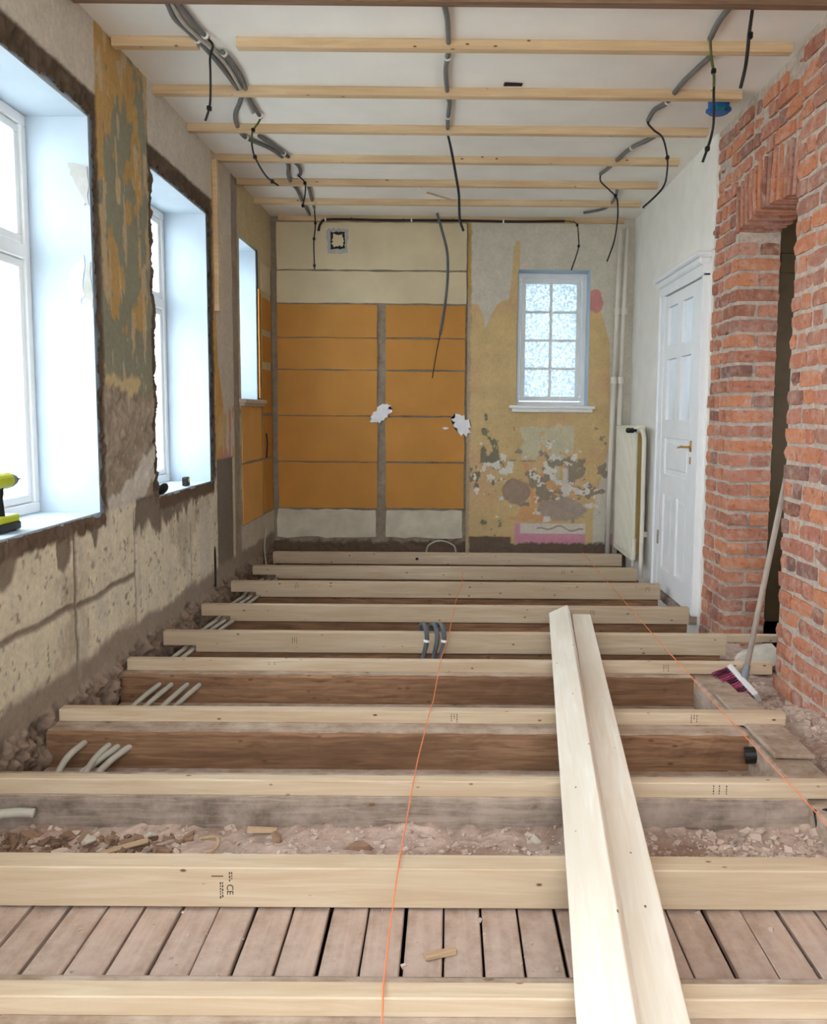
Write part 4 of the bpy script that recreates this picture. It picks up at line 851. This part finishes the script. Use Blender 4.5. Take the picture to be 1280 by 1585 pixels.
MB().tube([(-.04, -.375, 1.125), (-.075, -.385, 1.125), (-.08, -.386, 1.125), (-.13, -.40, 1.125), (-.14, -.402, 1.125)], [.012, .012, .022, .022, .016], 12).build('thermostat_valve', 'black_plastic', ra)
MB().box(.035, .088, -.3, -.27, .2, .25).build('wall_bracket', 'radiator_white', ra); MB().box(.035, .088, .3, .33, .2, .25).build('wall_bracket', 'radiator_white', ra)
for (xb, xm, xt, lab) in ((1.535, 1.555, 1.585, 'white heating pipe in the back corner, nearer the yellow plaster'), (1.605, 1.62, 1.645, 'white heating pipe in the back corner, nearer the radiator')):
    g = empty('heating_pipe', (xb, 7.93, -.1)); tag(g, lab, 'pipe', 'corner heating pipes')
    MB().tube([(0, 0, 0), (xm-xb, 0, 1.72)], .024, 14).build('lower_pipe', 'pipe_white', g, smooth=True); MB().tube([(xm-xb, 0, 1.70), (xt-xb, 0, 3.10)], .019, 14).build('upper_pipe', 'pipe_white', g, smooth=True)
    for z, x in ((1.70, xm-xb), (2.34, xm-xb+.015)): MB().tube([(x, 0, z-.03), (x, 0, z+.03)], .029, 14).build('pipe_collar', 'pipe_white', g)

# ------------------------------------------------------------------ broom
A, B = Vector((1.455, 4.20, -.035)), Vector((1.515, 3.97, -.115)); mid = (A+B)/2; ax = (B-A).normalized()
br = empty('broom', mid); tag(br, 'broom with purple bristles leaning in the brick doorway', 'broom')
out = Vector((-.80, -.10, -.55)); out = (out - ax*out.dot(ax)).normalized(); nrm = ax.cross(out)
mt = Matrix((ax, nrm, out)).transposed()
m = MB(); m.box(-.125, .125, -.032, .032, -.03, .0, .007, 0, 2); bmesh.ops.rotate(m.bm, verts=m.bm.verts, cent=(0, 0, 0), matrix=mt); m.build('broom_block', 'broom_block', br)
for half, mtb in ((0, 'bristle'), (1, 'bristle_dark')):
    m = MB()
    for i in range(17):
        for j in range(4):
            if (i*3+j*2) % 5 % 2 != half: continue
            for q_ in range(4):
                p = Vector((-.116+.232*i/16, -.024+.048*j/3, -.002)); q = Vector((p.x*1.14+random.uniform(-.010, .010), p.y*1.4+random.uniform(-.010, .010), .080+random.uniform(-.014, .008)))
                m.tube([mt @ p, mt @ ((p+q)/2), mt @ q], [.004, .0032, .0012], 4)
    o = m.build('bristles', mtb, br); o['kind'] = 'stuff'
hb = Vector((1.50, 4.09, -.05)) - mid; ht = Vector((1.86, 4.435, 1.29)) - mid
hv = (ht-hb).normalized()
MB().tube([hb, ht], .0145, 12).build('handle', 'handle_wood', br, smooth=True); MB().tube([hb-hv*.01, hb+hv*.075], [.021, .018], 12).build('socket', 'grey_plastic', br)

# ------------------------------------------------------------------ tools on the sills
dl = empty('cordless_drill', (-1.80, 3.36, .782)); tag(dl, 'lime green and black cordless drill on the near window sill', 'drill')
MB().tube([(0, -.10, .20), (0, -.09, .205), (0, .03, .205), (0, .045, .203)], [.026, .034, .034, .028], 18).build('motor_housing', 'lime_plastic', dl)
MB().tube([(0, .045, .203), (0, .055, .203), (0, .062, .203)], [.030, .030, .028], 18).build('clutch_ring', 'grey_plastic', dl)
m = MB(); m.tube([(0, .062, .203), (0, .085, .203), (0, .105, .203), (0, .115, .203)], [.024, .022, .012, .008], 16); ck = m.build('chuck', 'black_plastic', dl); MB().tube([(0, .115, .203), (0, .14, .203)], .004, 6).build('bit', 'steel', ck)
m = MB(); m.tube([(0, -.04, .19), (0, -.045, .13), (0, -.035, .055)], [.024, .021, .023], 12); gp = m.build('grip', 'black_rubber', dl); MB().box(-.008, .008, -.02, -.004, .145, .172, .003).build('trigger', 'grey_plastic', gp)
MB().box(-.034, .034, -.10, .062, .035, .066, .006).build('foot', 'lime_plastic', dl); MB().box(-.036, .036, -.105, .068, .002, .037, .006).build('battery', 'black_plastic', dl)
sd = empty('hand_sander', (-1.715, 4.935, .80)); tag(sd, 'black oval sanding pad with white grip on the second window sill', 'sander')
bm = bmesh.new(); bmesh.ops.create_uvsphere(bm, u_segments=16, v_segments=8, radius=1)
for v in bm.verts: v.co = Vector((v.co.x*.022, v.co.y*.075, v.co.z*.036))
me = bpy.data.meshes.new('pad'); bm.to_mesh(me); bm.free(); link('pad', me, 'black_rubber', sd, (.02, 0, .015), (.0, .35, 0), True)
MB().box(-.06, .0, -.05, .06, -.018, .03, .014, .004, 2).build('grip', 'clip_white', sd)
tm = empty('tape_measure', (-1.74, 5.52, .782)); tag(tm, 'green and black tape measure on the second window sill', 'tape measure')
MB().box(-.018, .018, -.035, .03, 0, .06, .010, 0, 2).build('case', 'black_plastic', tm); MB().box(-.0195, .0195, -.02, .018, .022, .055, .006).build('badge', 'lime_plastic', tm); MB().box(-.012, .012, .03, .05, .002, .02, .003).build('hook', 'black_plastic', tm)
